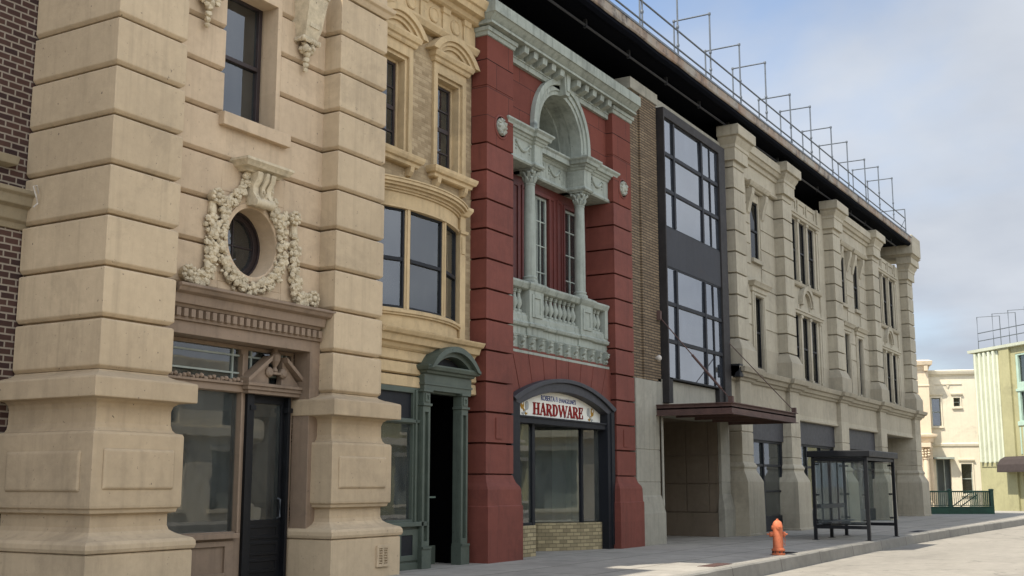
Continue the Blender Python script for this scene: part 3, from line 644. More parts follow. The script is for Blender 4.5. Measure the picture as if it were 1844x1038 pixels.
# columns
def column(cx, cy, z0, z1, r):
    h = z1 - z0; zc = h - .36
    s = MB().lathe([(r * .9, 0), (r * 1.35, .001), (r * 1.4, .04), (r * 1.32, .075), (r * 1.12, .085), (r * 1.12, .11), (r * 1.2, .13), (r * 1.15, .155), (r * 1.0, .17), (r * 1.0, h * .33), (r * .97, h * .6), (r * .88, zc - .03), (r * .98, zc - .028), (r * .98, zc), (r * .86, zc + .001), (r * .88, zc + .15), (r * 1.05, zc + .28), (r * 1.2, zc + .32)], (cx, cy, z0), 28)
    s.box(cx - r * 1.45, cx + r * 1.45, cy - r * 1.45, cy + r * 1.45, z0 - .06, z0)
    o = s.build('column', M['grey'], B, smooth=40)
    k = MB()
    for row, (z, rad, out) in enumerate(((zc + .02, r * .9, .05), (zc + .13, r * .95, .07))):
        for q in range(8):
            a = 2 * pi * (q + .5 * row) / 8
            P = lambda rad_, w, zz: (cx + rad_ * math.cos(a) - w * math.sin(a), cy + rad_ * math.sin(a) + w * math.cos(a), z0 + zz)
            k.add([P(rad, -.045, z), P(rad, .045, z), P(rad + .015, .05, z + .1), P(rad + .015, -.05, z + .1), P(rad + out, .035, z + .15), P(rad + out, -.035, z + .15), P(rad + out + .01, .02, z + .115), P(rad + out + .01, -.02, z + .115)],
                  [(0, 1, 2, 3), (3, 2, 4, 5), (5, 4, 6, 7), (7, 6, 1, 0), (0, 3, 5, 7), (1, 6, 4, 2)])
    for a in (pi / 4, 3 * pi / 4, 5 * pi / 4, 7 * pi / 4):
        k.lathe([(.02, -.03), (.05, -.025), (.05, .025), (.02, .03)], (cx + r * 1.42 * math.cos(a), cy + r * 1.42 * math.sin(a), z0 + zc + .28), 10, 'y')
    k.box(cx - r * 1.45, cx + r * 1.45, cy - r * 1.45, cy + r * 1.45, z0 + zc + .32, z1)
    k.build('capital', M['grey'], o, bevel=.004)
for cx in (22.65, 25.15): column(cx, 12.82, 6.02, 8.69, .135)
# back of the loggia
hl = [(21.75, 22.6, 5.2, 8.35), (23.42, 24.38, 5.2, 8.4), (25.2, 26.05, 5.2, 8.35)]
w = MB().wall(21.3, 26.5, 4.9, 8.8, 13.3, 13.5, hl)
for x0, x1 in ((22.68, 22.95), (23.1, 23.36), (24.44, 24.7), (24.85, 25.12)): w.wall(x0, x1, 5.0, 8.5, 13.27, 13.31, [(x0 + .05, x1 - .05, 5.1, 8.42)])
for h in hl: w.wall(h[0] - .07, h[1] + .07, 5.1, h[3] + .08, 13.24, 13.32, [(h[0], h[1], 5.0, h[3])])
w.build('loggia_wall', M['redframe'], B, bevel=.006)
MB().box(21.3, 26.5, 12.75, 13.5, 4.8, 5.0).build('balcony_floor', M['grey'], B)
for h in hl:
    c = (h[0] + h[1]) / 2
    sash(B, h[0], h[1], 5.2, h[3], 13.33, M['greypaint'], M['glassup'], fw=.06, mx=(c - .03, c + .03, c - .2, c + .2) if h[0] > 23 and h[0] < 24 else (c,), mz=(5.9, 6.55, 7.2, 7.8), mw=.03)
# balustrade
q = MB()
q.prof(21.36, 26.38, 12.68, 13.0, [(4.98, .0), (5.0, .03), (5.06, .05), (5.1, .0), (5.14, .0)], 0, 0)
q.prof(21.36, 26.36, 12.68, 12.95, [(5.14, -.02), (5.24, -.02), (5.26, -.05), (5.3, -.05)], 0, 0)
q.prof(21.36, 26.36, 12.68, 12.95, [(5.82, -.03), (5.84, .02), (5.88, .04), (5.94, .07), (5.98, .07), (6.0, .03), (6.01, .0)], 0, 0)
for cx in (22.65, 25.15):
    q.prof(cx - .32, cx + .32, 12.64, 13.05, [(5.0, .03), (5.06, .05), (5.1, .0), (5.82, .0), (5.84, .02), (5.88, .05), (5.94, .08), (5.98, .08), (6.0, .04), (6.02, .0)]); q.wall(cx - .22, cx + .22, 5.22, 5.74, 12.615, 12.65, [(cx - .14, cx + .14, 5.3, 5.66)])
q.box(26.2, 26.36, 12.66, 12.95, 5.14, 5.85)
qo = q.build('balustrade', M['grey'], B, bevel=.006)
bal = [(.045, 0), (.075, .005), (.075, .05), (.04, .07), (.045, .1), (.085, .19), (.08, .25), (.045, .36), (.038, .42), (.06, .44), (.06, .47), (.07, .48), (.07, .52)]
first = None
for x in [21.5 + .2 * k for k in range(4)] + [23.12 + .222 * k for k in range(8)] + [25.62 + .2 * k for k in range(3)]:
    if first is None:
        first = MB().lathe(bal, (0, 12.8, 5.3), 12).build('baluster', M['grey'], qo, smooth=40); pass
        base = first; bx = x
        first.location = (x, 0, 0)
    else:
        o = base.copy(); COL.objects.link(o); o.parent = qo; o.location = (x, 0, 0)
# balcony base, corbels
u = MB().prof(21.36, 26.38, 12.72, 13.0, [(4.74, .0), (4.76, .03), (4.8, .05), (4.82, .0), (4.98, .0)], 0, 0)
for cx in (22.65, 25.15): u.prof(cx - .34, cx + .34, 12.7, 13.0, [(4.74, .02), (4.76, .05), (4.8, .08), (4.82, .02), (4.99, .02), (5.0, .05), (5.06, .08)])
u.box(21.36, 26.4, 12.655, 12.95, 4.38, 4.44).box(21.36, 26.4, 12.71, 12.95, 4.44, 4.74)
for k in range(12):
    x = 21.55 + k * .42
    if x < 26.4: u.ext([(12.75, 4.46), (12.66, 4.48), (12.62, 4.54), (12.66, 4.58), (12.6, 4.64), (12.55, 4.72), (12.55, 4.745), (12.75, 4.745)], x - .06, x + .06, 'x'); u.blob((x, 12.6, 4.66), .06, rr); u.blob((x, 12.62, 4.55), .045, rr)
u.build('balcony_base', M['grey'], B, bevel=.006)
# voussoirs over the shop arch
v = MB(); so = seg_arc(21.36, 26.45, 3.42, 3.94, 9)
for k in range(9):
    (xa, za), (xb, zb) = so[k], so[k + 1]; cxx, czz = RC, -1.4
    def up(x, z): t = (4.4 - czz) / (z - czz); return (cxx + (x - cxx) * t, 4.4)
    pa_, pb2 = up(xa, za), up(xb, zb)
    clip = lambda p: (min(max(p[0], 21.3), 26.5), p[1])
    g1 = .012; v.ext([(xa + g1, za - .03), (xb - g1, zb - .03), clip((pb2[0] - g1, 4.4)), clip((pa_[0] + g1, 4.4))], 12.66, 12.9, 'y')
v.ext(seg_arc(21.36, 26.45, 3.42, 3.94, 24) + [(26.5, 4.5), (21.3, 4.5)], 12.685, 12.9, 'y')
v.build('voussoirs', M['red'], B, bevel=.006)
# arched shop front
s = MB(); o1 = seg_arc(21.37, 26.44, 3.38, 3.93, 32); o2 = seg_arc(21.5, 26.3, 3.3, 3.84, 32); o3 = seg_arc(21.72, 26.05, 3.24, 3.63, 32)
s.ring(o1, o2, 12.48, 12.9).ring(o2, o3, 12.54, 12.9)
s.build('shop_arch', M['charcoal'], B, bevel=.01)
j = MB().box(26.04, 26.44, 12.55, 12.9, .0, 3.35).box(26.2, 26.36, 12.52, 12.6, .1, 3.3).box(21.37, 21.74, 12.55, 12.9, .0, 3.35)
j.box(21.74, 26.04, 12.6, 12.9, 2.86, 3.02).box(21.74, 26.04, 12.57, 12.7, 2.98, 3.02)
j.box(22.62, 22.74, 12.75, 12.87, .66, 2.9).box(25.42, 25.52, 12.97, 13.07, .64, 2.9).box(24.3, 24.4, 13.68, 13.78, .64, 2.9)
j.box(21.74, 22.66, 12.76, 12.86, .64, .72)
j.box(21.3, 26.5, 12.9, 15.0, 2.9, 3.02).box(22.65, 24.35, 14.7, 14.8, 0, 2.9)
j.build('shop_frame', M['bluedark'], B, bevel=.006)
path = [(26.04, 12.82), (25.47, 13.02), (24.36, 13.72), (24.33, 14.7)]
def slab(mb, p, q, z0, z1, t): 
    d = Vector((q[0] - p[0], q[1] - p[1])).normalized(); nx, ny = -d.y * t, d.x * t
    mb.ext([p, q, (q[0] + nx, q[1] + ny), (p[0] + nx, p[1] + ny)], z0, z1, 'z')
for a_, b_ in zip(path[:-1], path[1:]): gp = MB(); slab(gp, a_, b_, .66, 2.88, .006); gp.build('shop_pane', M['glassshop'], B)
MB().box(21.74, 22.62, 12.8, 12.806, .7, 2.88).build('shop_pane', M['glassshop'], B)
gp = MB(); slab(gp, (22.68, 12.87), (22.68, 14.7), .66, 2.88, .006); gp.build('shop_pane', M['glassshop'], B)
MB().ext([(26.3, 12.74), (25.95, 12.74), (25.3, 12.93), (24.75, 13.3), (24.38, 13.6), (24.28, 13.8), (24.28, 14.7), (26.3, 14.7)], -.02, .64, 'z').build('brick_bulkhead', M['shopbrick'], B, bevel=.012)
MB().box(21.3, 22.72, 12.72, 14.7, -.02, .66).build('brick_bulkhead', M['shopbrick'], B, bevel=.012)
MB().box(21.2, 26.6, 15.0, 15.1, 0, 4).box(22.7, 24.34, 14.66, 14.7, 0, 2.88).box(26.36, 26.44, 12.95, 15, 0, 3).box(21.3, 21.36, 12.95, 15, 0, 3).build('shop_interior', M['charcoal'], B)
MB().box(26.2, 26.34, 12.95, 14.2, .6, 2.9).box(25.93, 26.22, 13.66, 13.71, .6, 2.9).build('shop_partition', M['dim'], B)
MB().box(20.3, 27.5, 13.9, 14.0, 3.05, 9.2).box(20.3, 27.5, 14.3, 14.4, 9.2, 11).box(20.3, 27.5, 16.9, 17, 0, 11).build('unlit_backing', M['dark'], B)

# ------------------------------------------------------------------ shop sign
SG = thing('shop_sign', (23.9, 12.6, 3.03), 'white arched shop sign reading HARDWARE in dark red over the shop front', 'sign')
sp = seg_arc(21.72, 26.05, 3.245, 3.625, 32)
MB().ext([(26.05, 3.03)] + [(21.72, 3.03)] + sp, 12.76, 12.82, 'y').build('board', M['signwhite'], SG)
def stroke(mb, p, q, w, y=12.745):
    d = (Vector(q) - Vector(p)).normalized(); n_ = Vector((-d.y, d.x)) * w / 2
    mb.ext([(p[0] + n_.x, p[1] + n_.y), (q[0] + n_.x, q[1] + n_.y), (q[0] - n_.x, q[1] - n_.y), (p[0] - n_.x, p[1] - n_.y)], y, 12.76, 'y')
def serif(mb, x, z, w, h=.022): mb.ext([(x - w / 2, z), (x + w / 2, z), (x + w / 2, z + h), (x - w / 2, z + h)], 12.744, 12.76, 'y')
def letter(mb, ch, x, z, w, h):
    T_, t_ = w * .27, w * .1; top = z + h - .022
    if ch == 'H':
        for a in (.2, .8): stroke(mb, (x + a * w, z), (x + a * w, z + h), T_); serif(mb, x + a * w, z, w * .46); serif(mb, x + a * w, top, w * .46)
        stroke(mb, (x + .2 * w, z + h * .5), (x + .8 * w, z + h * .5), .026)
    elif ch == 'A':
        stroke(mb, (x + .12 * w, z), (x + .48 * w, z + h), t_); stroke(mb, (x + .86 * w, z), (x + .48 * w, z + h), T_); stroke(mb, (x + .24 * w, z + h * .33), (x + .74 * w, z + h * .33), .024)
        serif(mb, x + .12 * w, z, w * .34); serif(mb, x + .86 * w, z, w * .42)
    elif ch in 'RD':
        stroke(mb, (x + .2 * w, z), (x + .2 * w, z + h), T_); serif(mb, x + .2 * w, z, w * .46); serif(mb, x + .14 * w, top, w * .3)
        hz = h if ch == 'D' else h * .54; cz = z + h - hz / 2
        o_ = arc(x + .38 * w, cz, .5 * w, -90, 90, 14, hz / 2); i_ = arc(x + .38 * w, cz, .24 * w, -90, 90, 14, hz / 2 - .026)
        o_ = [(x + .2 * w, o_[0][1])] + o_ + [(x + .2 * w, o_[-1][1])]; i_ = [(x + .2 * w, i_[0][1])] + i_ + [(x + .2 * w, i_[-1][1])]
        mb.ring(o_, i_, 12.7455, 12.76)
        if ch == 'R': stroke(mb, (x + .5 * w, z + h * .48), (x + .88 * w, z), T_ * .95); serif(mb, x + .92 * w, z, w * .24)
    elif ch == 'W':
        k = [.02, .27, .52, .77, 1.0]
        for i_, (a, b_) in enumerate(zip(k[:-1], k[1:])):
            za, zb = (z + h, z) if i_ % 2 == 0 else (z, z + h); stroke(mb, (x + a * w, za), (x + b_ * w, zb), w * (.17 if i_ % 2 == 0 else .07))
        for a in (.02, .5, 1.0): serif(mb, x + a * w, top, w * .24)
    elif ch == 'E':
        stroke(mb, (x + .2 * w, z), (x + .2 * w, z + h), T_)
        for zz, l in ((z + .012, .85), (z + h * .5, .66), (z + h - .012, .8)): stroke(mb, (x, zz), (x + l * w, zz), .026)
        serif(mb, x + .8 * w, z, w * .1, .09); serif(mb, x + .76 * w, z + h - .08, w * .1, .08); serif(mb, x + .62 * w, z + h * .42, w * .08, .08)
t = MB(); x = 22.66; hh = .27
for ch, w_ in zip('HARDWARE', (.345, .31, .32, .33, .44, .31, .32, .29)): letter(t, ch, x, 3.08, w_ * .88, hh); x += w_ * .88 + .018
t.build('lettering', M['signred'], SG)
def words(txt, x0, x1, z, h, mat, y=12.754):
    cu_ = bpy.data.curves.new('lettering', 'FONT'); cu_.body = txt; cu_.size = 1; cu_.offset = .012
    o = bpy.data.objects.new('lettering', cu_); COL.objects.link(o); dg = bpy.context.evaluated_depsgraph_get(); dg.update()
    me = bpy.data.meshes.new_from_object(o.evaluated_get(dg)); bpy.data.objects.remove(o)
    xs_ = [v.co.x for v in me.vertices]; ys_ = [v.co.y for v in me.vertices]; a, b_, c_, d_ = min(xs_), max(xs_), min(ys_), max(ys_)
    m_ = MB(); m_.v = [(x0 + (v.co.x - a) / (b_ - a) * (x1 - x0), y, z + (v.co.y - c_) / (d_ - c_) * h) for v in me.vertices]; m_.f = [tuple(p.vertices) for p in me.polygons]
    n_ = len(m_.v); m_.v += [(v[0], y + .006, v[2]) for v in m_.v]; ec = {}
    for p in me.polygons:
        for e_ in p.edge_keys: ec[e_] = ec.get(e_, 0) + 1
    m_.f += [tuple(n_ + i_ for i_ in reversed(f_)) for f_ in m_.f] + [(a_, b2, b2 + n_, a_ + n_) for (a_, b2), k_ in ec.items() if k_ == 1]
    return m_.build('lettering', mat, SG)
words('ROBERTA', 23.04, 23.69, 3.41, .12, M['signblue']); words('&', 23.72, 23.86, 3.42, .11, M['signlilac']); words("EVANGELINE'S", 23.9, 24.74, 3.405, .105, M['signblue'])
for cx, sg in ((22.28, 1), (25.5, -1)):
    for kk, (mt, dx, lean) in enumerate(((M['signgold'], -.1 * sg, 1), (M['signgrey'], .11 * sg, -1))):
        k_ = MB(); hx = cx + dx; hz_ = 3.27 if kk == 0 else 3.26
        k_.ext([(hx + .075 * math.cos(a), hz_ + .1 * math.sin(a)) for a in [2 * pi * i / 20 for i in range(20)]], 12.75 - kk * .001, 12.76, 'y')
        ex = cx + sg * lean * .07; stroke(k_, (hx + sg * lean * .02, hz_ - .06), (ex, 3.06), .045, 12.749 - kk * .002)
        stroke(k_, (ex, 3.075), (ex + sg * lean * .05, 3.09), .03, 12.748 - kk * .002)
        k_.build('key_picture', mt, SG)
        if kk == 0:
            h_ = MB().ext([(hx + .03 * math.cos(a), hz_ + .035 + .04 * math.sin(a)) for a in [2 * pi * i / 14 for i in range(14)]], 12.744, 12.752, 'y'); h_.build('key_hole', M['signwhite'], SG)
# ------------------------------------------------------------------ brick building with the glazed bay
A = thing('bay_building', (31, 12.5, 0), 'brown ribbed brick building with a tall dark framed window bay above an open concrete passage', 'building')
MB().box(27.6, 28.2, 12.56, 13.5, 4.27, 12.15).build('brick_strip', M['bayb'], A, bevel=.01)
MB().box(28.2, 29.32, 12.5, 13.5, 4.27, 12.1).build('brick_pier', M['bayb'], A, bevel=.01)
MB().box(33.85, 34.45, 12.5, 13.5, 4.27, 12.05).build('brick_pier', M['bayb'], A, bevel=.01)
MB().box(27.58, 29.4, 12.48, 13.6, 12.1, 12.42).box(29.4, 34.6, 12.55, 13.6, 11.98, 12.36).build('coping', M['concrete'], A, bevel=.015)
MB().box(29.3, 33.9, 13.0, 17, 3.6, 12.0).box(27.6, 34.3, 15.5, 17, 0, 12).build('unlit_backing', M['dark'], A)
c = MB()
def cpier(x0, x1, y1):
    L = lambda e, z: (x0 - e, x1 + e, 12.5 - e, y1, z)
    c.stack([L(.1, -.02), L(.1, .8), L(.09, .84), L(.02, 1.22), L(0, 1.26), L(0, 1.585), L(-.015, 1.59), L(-.015, 1.605), L(0, 1.61), L(0, 2.425), L(-.015, 2.43), L(-.015, 2.445), L(0, 2.45), L(0, 4.27)])
cpier(27.62, 29.12, 13.2); cpier(33.74, 34.5, 12.6)
c.box(29.1, 33.75, 12.5, 13.2, 3.42, 4.36)
c.build('concrete_base', M['concrete'], A, bevel=.012)
p = MB()
for k in range(4):
    for z0, z1 in ((.72, 1.54), (1.57, 2.39), (2.42, 3.42)): p.box(33.72, 33.8, (12.19 + k * .72 + .014) if k else 12.61, 12.19 + (k + 1) * .72 - .014, z0, z1)
p.box(33.66, 33.8, 12.61, 15.4, -.02, .7).box(33.75, 33.9, 12.61, 15.4, 0, 3.42)
for k in range(3): p.box(29.3 + k * 1.48 + .008, 29.3 + (k + 1) * 1.48 - .008, 15.36, 15.45, .72, 3.42)
p.box(29.2, 33.75, 15.34, 15.5, 0, .7).box(29.05, 29.12, 13.2, 15.4, 0, 3.42).box(29.1, 33.75, 13.2, 15.45, 3.42, 3.6)
p.build('passage_panel', M['tile'], A, bevel=.008)
MB().tube([(29.16, 12.44, .05), (29.16, 12.44, 1.0), (29.2, 12.46, 1.15), (29.2, 12.46, 3.3), (29.24, 12.5, 3.36)], .035, 8).build('downpipe', M['concrete'], A)
# frame
f = MB().wall(29.38, 34.3, 3.72, 12.05, 12.3, 12.62, [(29.45, 33.75, 4.4, 11.78), (29.45, 33.75, 3.6, 4.4)])
f.box(29.452, 29.8, 12.36, 12.6, 3.73, 4.43).box(33.4, 33.748, 12.36, 12.6, 3.73, 4.43)
f.build('bay_frame', M['frame'], A, bevel=.012)
MB().box(29.43, 33.77, 12.35, 12.62, 7.52, 8.62).build('spandrel_panel', M['spandrel'], A)
def bay(z0, z1, rows):
    m = MB().wall(29.44, 33.76, z0, z1, 12.36, 12.5, [(29.48, 33.72, z0 + .05, z1 - .05)])
    for x in (30.2, 32.38): m.box(x - .06, x + .06, 12.33, 12.48, z0 + .05, z1 - .05)
    m.box(33.1 - .03, 33.13, 12.355, 12.48, z0 + .05, z1 - .05)
    for k in range(1, rows): z = z0 + (z1 - z0) * k / rows; m.box(29.48, 33.72, 12.34, 12.475, z - .055, z + .055)
    o = m.build('window', M['bluedark'], A, bevel=.008)
    g = MB()
    xs = [29.46, 30.2, 32.38, 33.74]
    for i in range(3):
        for k in range(rows): ya, yb_, yc = [12.385 + R.uniform(-.007, .007) for _ in range(3)]; xa_, xb_, za_, zb_ = xs[i] + .01, xs[i + 1] - .01, z0 + (z1 - z0) * k / rows + .02, z0 + (z1 - z0) * (k + 1) / rows - .02; g.add([(xa_, ya, za_), (xb_, yb_, za_), (xb_, yb_ + yc - ya, zb_), (xa_, yc, zb_), (xa_, ya + .008, za_), (xb_, yb_ + .008, za_), (xb_, yb_ + yc - ya + .008, zb_), (xa_, yc + .008, zb_)], [(0, 1, 2, 3), (7, 6, 5, 4), (0, 4, 5, 1), (1, 5, 6, 2), (2, 6, 7, 3), (3, 7, 4, 0)])
    g.build('pane', M['glassbay'], o)
bay(8.62, 11.8, 3); bay(4.38, 7.52, 3)
# canopy on rods
k = MB().box(28.95, 34.5, 10.4, 12.5, 3.5, 3.54).box(28.95, 34.5, 10.4, 10.46, 3.34, 3.64).box(28.95, 29.01, 10.46, 12.5, 3.34, 3.64).box(34.44, 34.5, 10.46, 12.5, 3.34, 3.64)
for z in (3.34, 3.62): k.box(28.9, 34.55, 10.34, 10.4, z, z + .022).box(28.9, 28.95, 10.4, 12.5, z, z + .022)
for x in (30.3, 31.7, 33.1): k.box(x - .03, x + .03, 10.46, 12.5, 3.36, 3.5)
k.box(28.96, 29.06, 10.37, 10.5, 3.64, 3.8).box(34.4, 34.5, 10.37, 10.5, 3.64, 3.8)
ko = k.build('canopy', M['rust'], A)
r = MB().tube([(29.02, 10.45, 3.72), (29.15, 12.46, 6.05)], .015, 8)
MB().tube([(34.44, 10.45, 3.72), (34.2, 12.46, 6.0)], .014, 8).build('hanging_rod', M['rust'], ko)
r.box(29.08, 29.2, 12.4, 12.5, 5.95, 6.2).tube([(29.08, 11.5, 4.94), (29.02, 10.7, 4.01)], .034, 8)
r.build('hanging_rod', M['rust'], ko)
l = MB().lathe([(.02, 0), (.06, .03), (.075, .08), (.06, .13), (.02, .16)], (29.0, 12.42, 4.82), 14).box(28.96, 29.04, 12.4, 12.5, 4.86, 4.94); l.build('alarm_bell', M['mortar'], A, smooth=40)

# ------------------------------------------------------------------ long grey stone building
G_ = thing('stone_building', (48, 12.5, 0), 'long grey buff stone building with tall narrow windows reaching the street corner', 'building')
PA = [(34.8, 35.85), (39.9, 40.95), (46.5, 47.6), (53.1, 54.2), (60.35, 61.6)]
ZG = [6.06 + .69 * k for k in range(9)]
for i, (x0, x1) in enumerate(PA):
    L = lambda e, z, d=0: (x0 - e, x1 + e, 12.2 - e + d, 13.2, z)
    C = lambda e, z: (x0 - e, x1 + e, 12.2 - e, 12.62, z)
    s = MB().stack([L(.16, 5.16), L(.16, 5.72), L(.13, 5.78), L(.02, 6.02), L(-.03, 6.05)] + rust_levels(x0, x1, 12.2, 13.2, ZG, g=.04, c=.012, gap=.02))
    s.stack([L(-.03, 11.59), L(.0, 11.61), L(.0, 11.8)]).stack([C(.1, 11.79), C(.1, 12.18), C(.13, 12.2), C(.13, 12.3), C(.22, 12.46), C(.23, 12.54), C(.31, 12.55), C(.32, 12.58), C(.32, 12.86), C(.29, 12.9), C(.1, 12.91)])
    s.stack([L(.28, -.03), L(.28, .05), L(.24, .06), L(.22, 1.62), L(.19, 1.7), L(.06, 1.95), L(.05, 2.02), L(.08, 2.06), L(.08, 2.1), L(.05, 2.16), L(.0, 2.22), L(.0, 2.415), L(-.03, 2.43), L(-.03, 2.45), L(.0, 2.46), L(.0, 3.13), L(-.03, 3.145), L(-.03, 3.16), L(0, 3.175), L(0, 4.8)])
    if i == 4: s.stack([(x0 - .1, x1, 12.5, 15.5, -.02), (x0 - .1, x1, 12.5, 15.5, 1.66), (x0 + .012, x1 - .012, 12.6, 15.5, 2.0), (x0 + .012, x1 - .012, 12.6, 15.5, 4.79)])
    s.build('pier', M['stone'] if i > 5 else M['stone'], G_, bevel=.01)
def openings(z0, z1): return [(a, b_, z0, z1) for a, b_ in ((37.4, 38.25), (42.0, 42.8), (43.1, 43.95), (44.25, 45.15), (48.8, 49.55), (51.0, 51.75), (55.45, 56.3), (56.7, 57.6), (58.0, 58.9))]
op = openings(5.38, 7.78) + [(a, b_, 9.07, 11.45 if (a > 41 and a < 48) or a > 55 else 11.1) for a, b_, _, _ in openings(0, 0)]
bays = [(35.8, 39.95), (40.9, 46.55), (47.55, 53.15), (54.15, 60.4)]
w = MB()
for i, (a, b_) in enumerate(bays):
    hs = [o for o in op if a < o[0] < b_]
    if i % 2 == 0:
        zz = [5.16] + ZG[1:]
        # margins round the windows stay plain
        rust_wall(a, b_, 12.55, 12.85, zz, [(h[0] - .12, h[1] + .12, h[2] - .75, h[3] + .3) for h in hs], g=.04, c=.012, gap=.02, mb=w)
        w.wall(a, b_, 5.16, 12.5, 12.58, 13.0, hs)
        w.prof(a, b_, 12.42, 13.0, [(11.58, .0), (11.62, .04), (11.68, .04), (11.7, .0), (12.15, .0), (12.17, .06), (12.3, .09), (12.32, .17), (12.44, .23), (12.46, .28), (12.74, .28), (12.77, .1)], 0, 0)
    else:
        w.wall(a, b_, 5.16, 12.35, 12.62, 13.0, hs)
        e0, e1 = hs[0][0] - .5, hs[2][1] + .5
        w.box(a, e0 - .1, 12.59, 12.9, 5.2, 12.35).box(e1 + .1, b_, 12.59, 12.9, 5.2, 12.35).box(e0 - .08, e0 + .06, 12.56, 12.9, 5.2, 12.4).box(e1 - .06, e1 + .08, 12.56, 12.9, 5.2, 12.4)
        xs = [e0 + .2] + [(hs[k][1] + hs[k + 1][0]) / 2 for k in (0, 1)] + [e1 - .2]
        for z0, z1 in ((5.3, 7.8), (9.0, 11.5)):
            for x in xs: w.prof(x - .1, x + .1, 12.57, 12.75, [(z0, .03), (z0 + .12, .03), (z0 + .14, .0), (z1 - .12, .0), (z1 - .1, .03), (z1, .04)])
            w.prof(e0, e1, 12.56, 12.8, [(z1, .0), (z1 + .02, .05), (z1 + .1, .06), (z1 + .12, .1), (z1 + .18, .1)], 0, 0)
            w.prof(e0, e1, 12.55, 12.8, [(z0 - .14, .0), (z0 - .1, .05), (z0, .08), (z0 + .01, .0)], 0, 0)
        for x0_, x1_ in zip(xs[:-1], xs[1:]): w.wall(x0_ + .1, x1_ - .1, 11.75, 12.25, 12.58, 12.7, [(x0_ + .22, x1_ - .22, 11.85, 12.15)])
        for x in xs: w.tube([(x, 12.62, 11.72), (x, 12.58, 11.9), (x + .05, 12.59, 12.05), (x, 12.58, 12.25)], .03, 6)
        cx = (hs[1][0] + hs[1][1]) / 2
        w.ring(arc(cx, 8.2, .78, 0, 180, 20), arc(cx, 8.2, .6, 0, 180, 20), 12.44, 12.75); w.ring(arc(cx, 8.2, .66, 0, 180, 20), arc(cx, 8.2, .5, 0, 180, 20), 12.5, 12.75)
        w.wall(e0, e1, 7.95, 8.2, 12.585, 12.7, []); 
        for x in xs[1:3]: w.box(x - .14, x + .14, 12.55, 12.7, 7.9, 8.25)
wo = w.build('wall', M['stone'], G_, bevel=.008)
for o in op:
    sash(G_, o[0], o[1], o[2], o[3], 12.67 if (41 < o[0] < 48 or o[0] > 55) else 12.62, M['black'], M['glassdark'], fw=.05, rail=(o[2] + o[3]) / 2, depth=.06)
    if 41 < o[0] < 48 or o[0] > 55: continue
    up = o[2] > 8; a, b_, t = o[0], o[1], o[3]
    h = MB()
    if up:
        h.prof(a - .42, b_ + .42, 12.5, 12.6, [(t + .3, .0), (t + .32, .05), (t + .36, .06), (t + .38, .14), (t + .44, .18), (t + .52, .22), (t + .54, .22), (t + .56, .05)])
        for x in (a - .3, b_ + .3): h.ext([(12.58, t - .6), (12.5, t - .5), (12.44, t - .2), (12.34, t + .1), (12.32, t + .3), (12.58, t + .3)], x - .13, x + .13, 'x')
        MB().box(a - .1, b_ + .1, 12.46, 12.6, o[2] - .14, o[2]).build('window_sill', M['stone'], G_, bevel=.008)
    else:
        h.wall(a - .24, b_ + .24, 5.2, t + .12, 12.5, 12.6, [(a - .0, b_ + .0, 5.1, t)]); h.wall(a - .12, b_ + .12, 5.2, t + .06, 12.47, 12.52, [(a - .04, b_ + .04, 5.1, t + .02)])
        h.prof(a - .3, b_ + .3, 12.5, 12.6, [(t + .12, .0), (t + .14, .04), (t + .28, .05), (t + .3, .12), (t + .38, .16), (t + .44, .2), (t + .46, .2), (t + .48, .05)])
    h.build('window_hood' if up else 'window_surround', M['stone'], G_, bevel=.008)
# band course over the ground floor and the fascia
b_ = MB(); ZE = [(4.72, .0), (4.75, .05), (4.82, .08), (4.84, .15), (4.95, .2), (4.98, .28), (5.1, .32), (5.13, .33), (5.15, .1), (5.17, .05)]
b_.prof(34.3, 61.6, 12.34, 13.2, ZE, 0, 1)
for x0, x1 in PA: b_.prof(x0 - .1, x1 + .1, 12.2, 13.1, [(z + .002, e) for z, e in ZE])
b_.build('band_course', M['stone'], G_, bevel=.008)
MB().box(34.3, 34.62, 12.02, 12.45, 4.8, 5.2).build('band_end', M['black'], G_, bevel=.02)
f = MB().box(34.35, 61.5, 12.36, 13.0, 3.8, 4.75).prof(34.35, 61.5, 12.36, 12.6, [(3.78, .0), (3.8, .03), (3.86, .04), (3.88, .0)], 0, 0)
for a, c_ in bays: f.box(a + .1, c_ - .1, 12.31, 12.5, 3.95, 4.7) if False else None
f.build('fascia', M['stone'], G_, bevel=.008)
for i, (a, c_) in enumerate(bays[:3]):
    s = MB().box(a + .02, c_ - .02, 12.5, 12.62, 2.98, 3.8)
    so = s.build('shop_panel', M['charcoal'], G_)
    fr = MB().wall(a + .05, c_ - .05, .02, 2.98, 12.56, 12.68, [(a + .2, c_ - .2, .5, 2.9)])
    n = 2 if i == 0 else 3
    for k in range(1, n): x = a + (c_ - a) * k / n; fr.box(x - .05, x + .05, 12.55, 12.67, .5, 2.9)
    fr.box(a + .2, c_ - .2, 12.57, 12.66, 2.12, 2.2)
    if i == 0: fr.box((a + c_) / 2, c_ - .2, 12.57, 12.66, 1.28, 1.34)
    fo = fr.build('shop_window', M['bluedark'], G_, bevel=.006); MB().box(a + .15, c_ - .15, 12.62, 12.626, .45, 2.95).build('pane', M['glassshop'], fo)
    MB().box(a, c_, 12.9, 12.95, 2.2, 3.0).box(a + 2.0, c_, 13.0, 13.04, .3, 2.2).build('blind', M['dim'], fo)
MB().box(35, 54, 13.6, 13.7, 0, 4.8).box(35, 61, 13.3, 13.4, 4.8, 12.3).box(54.2, 60.4, 15.4, 15.5, 0, 4).build('unlit_backing', M['dark'], G_)
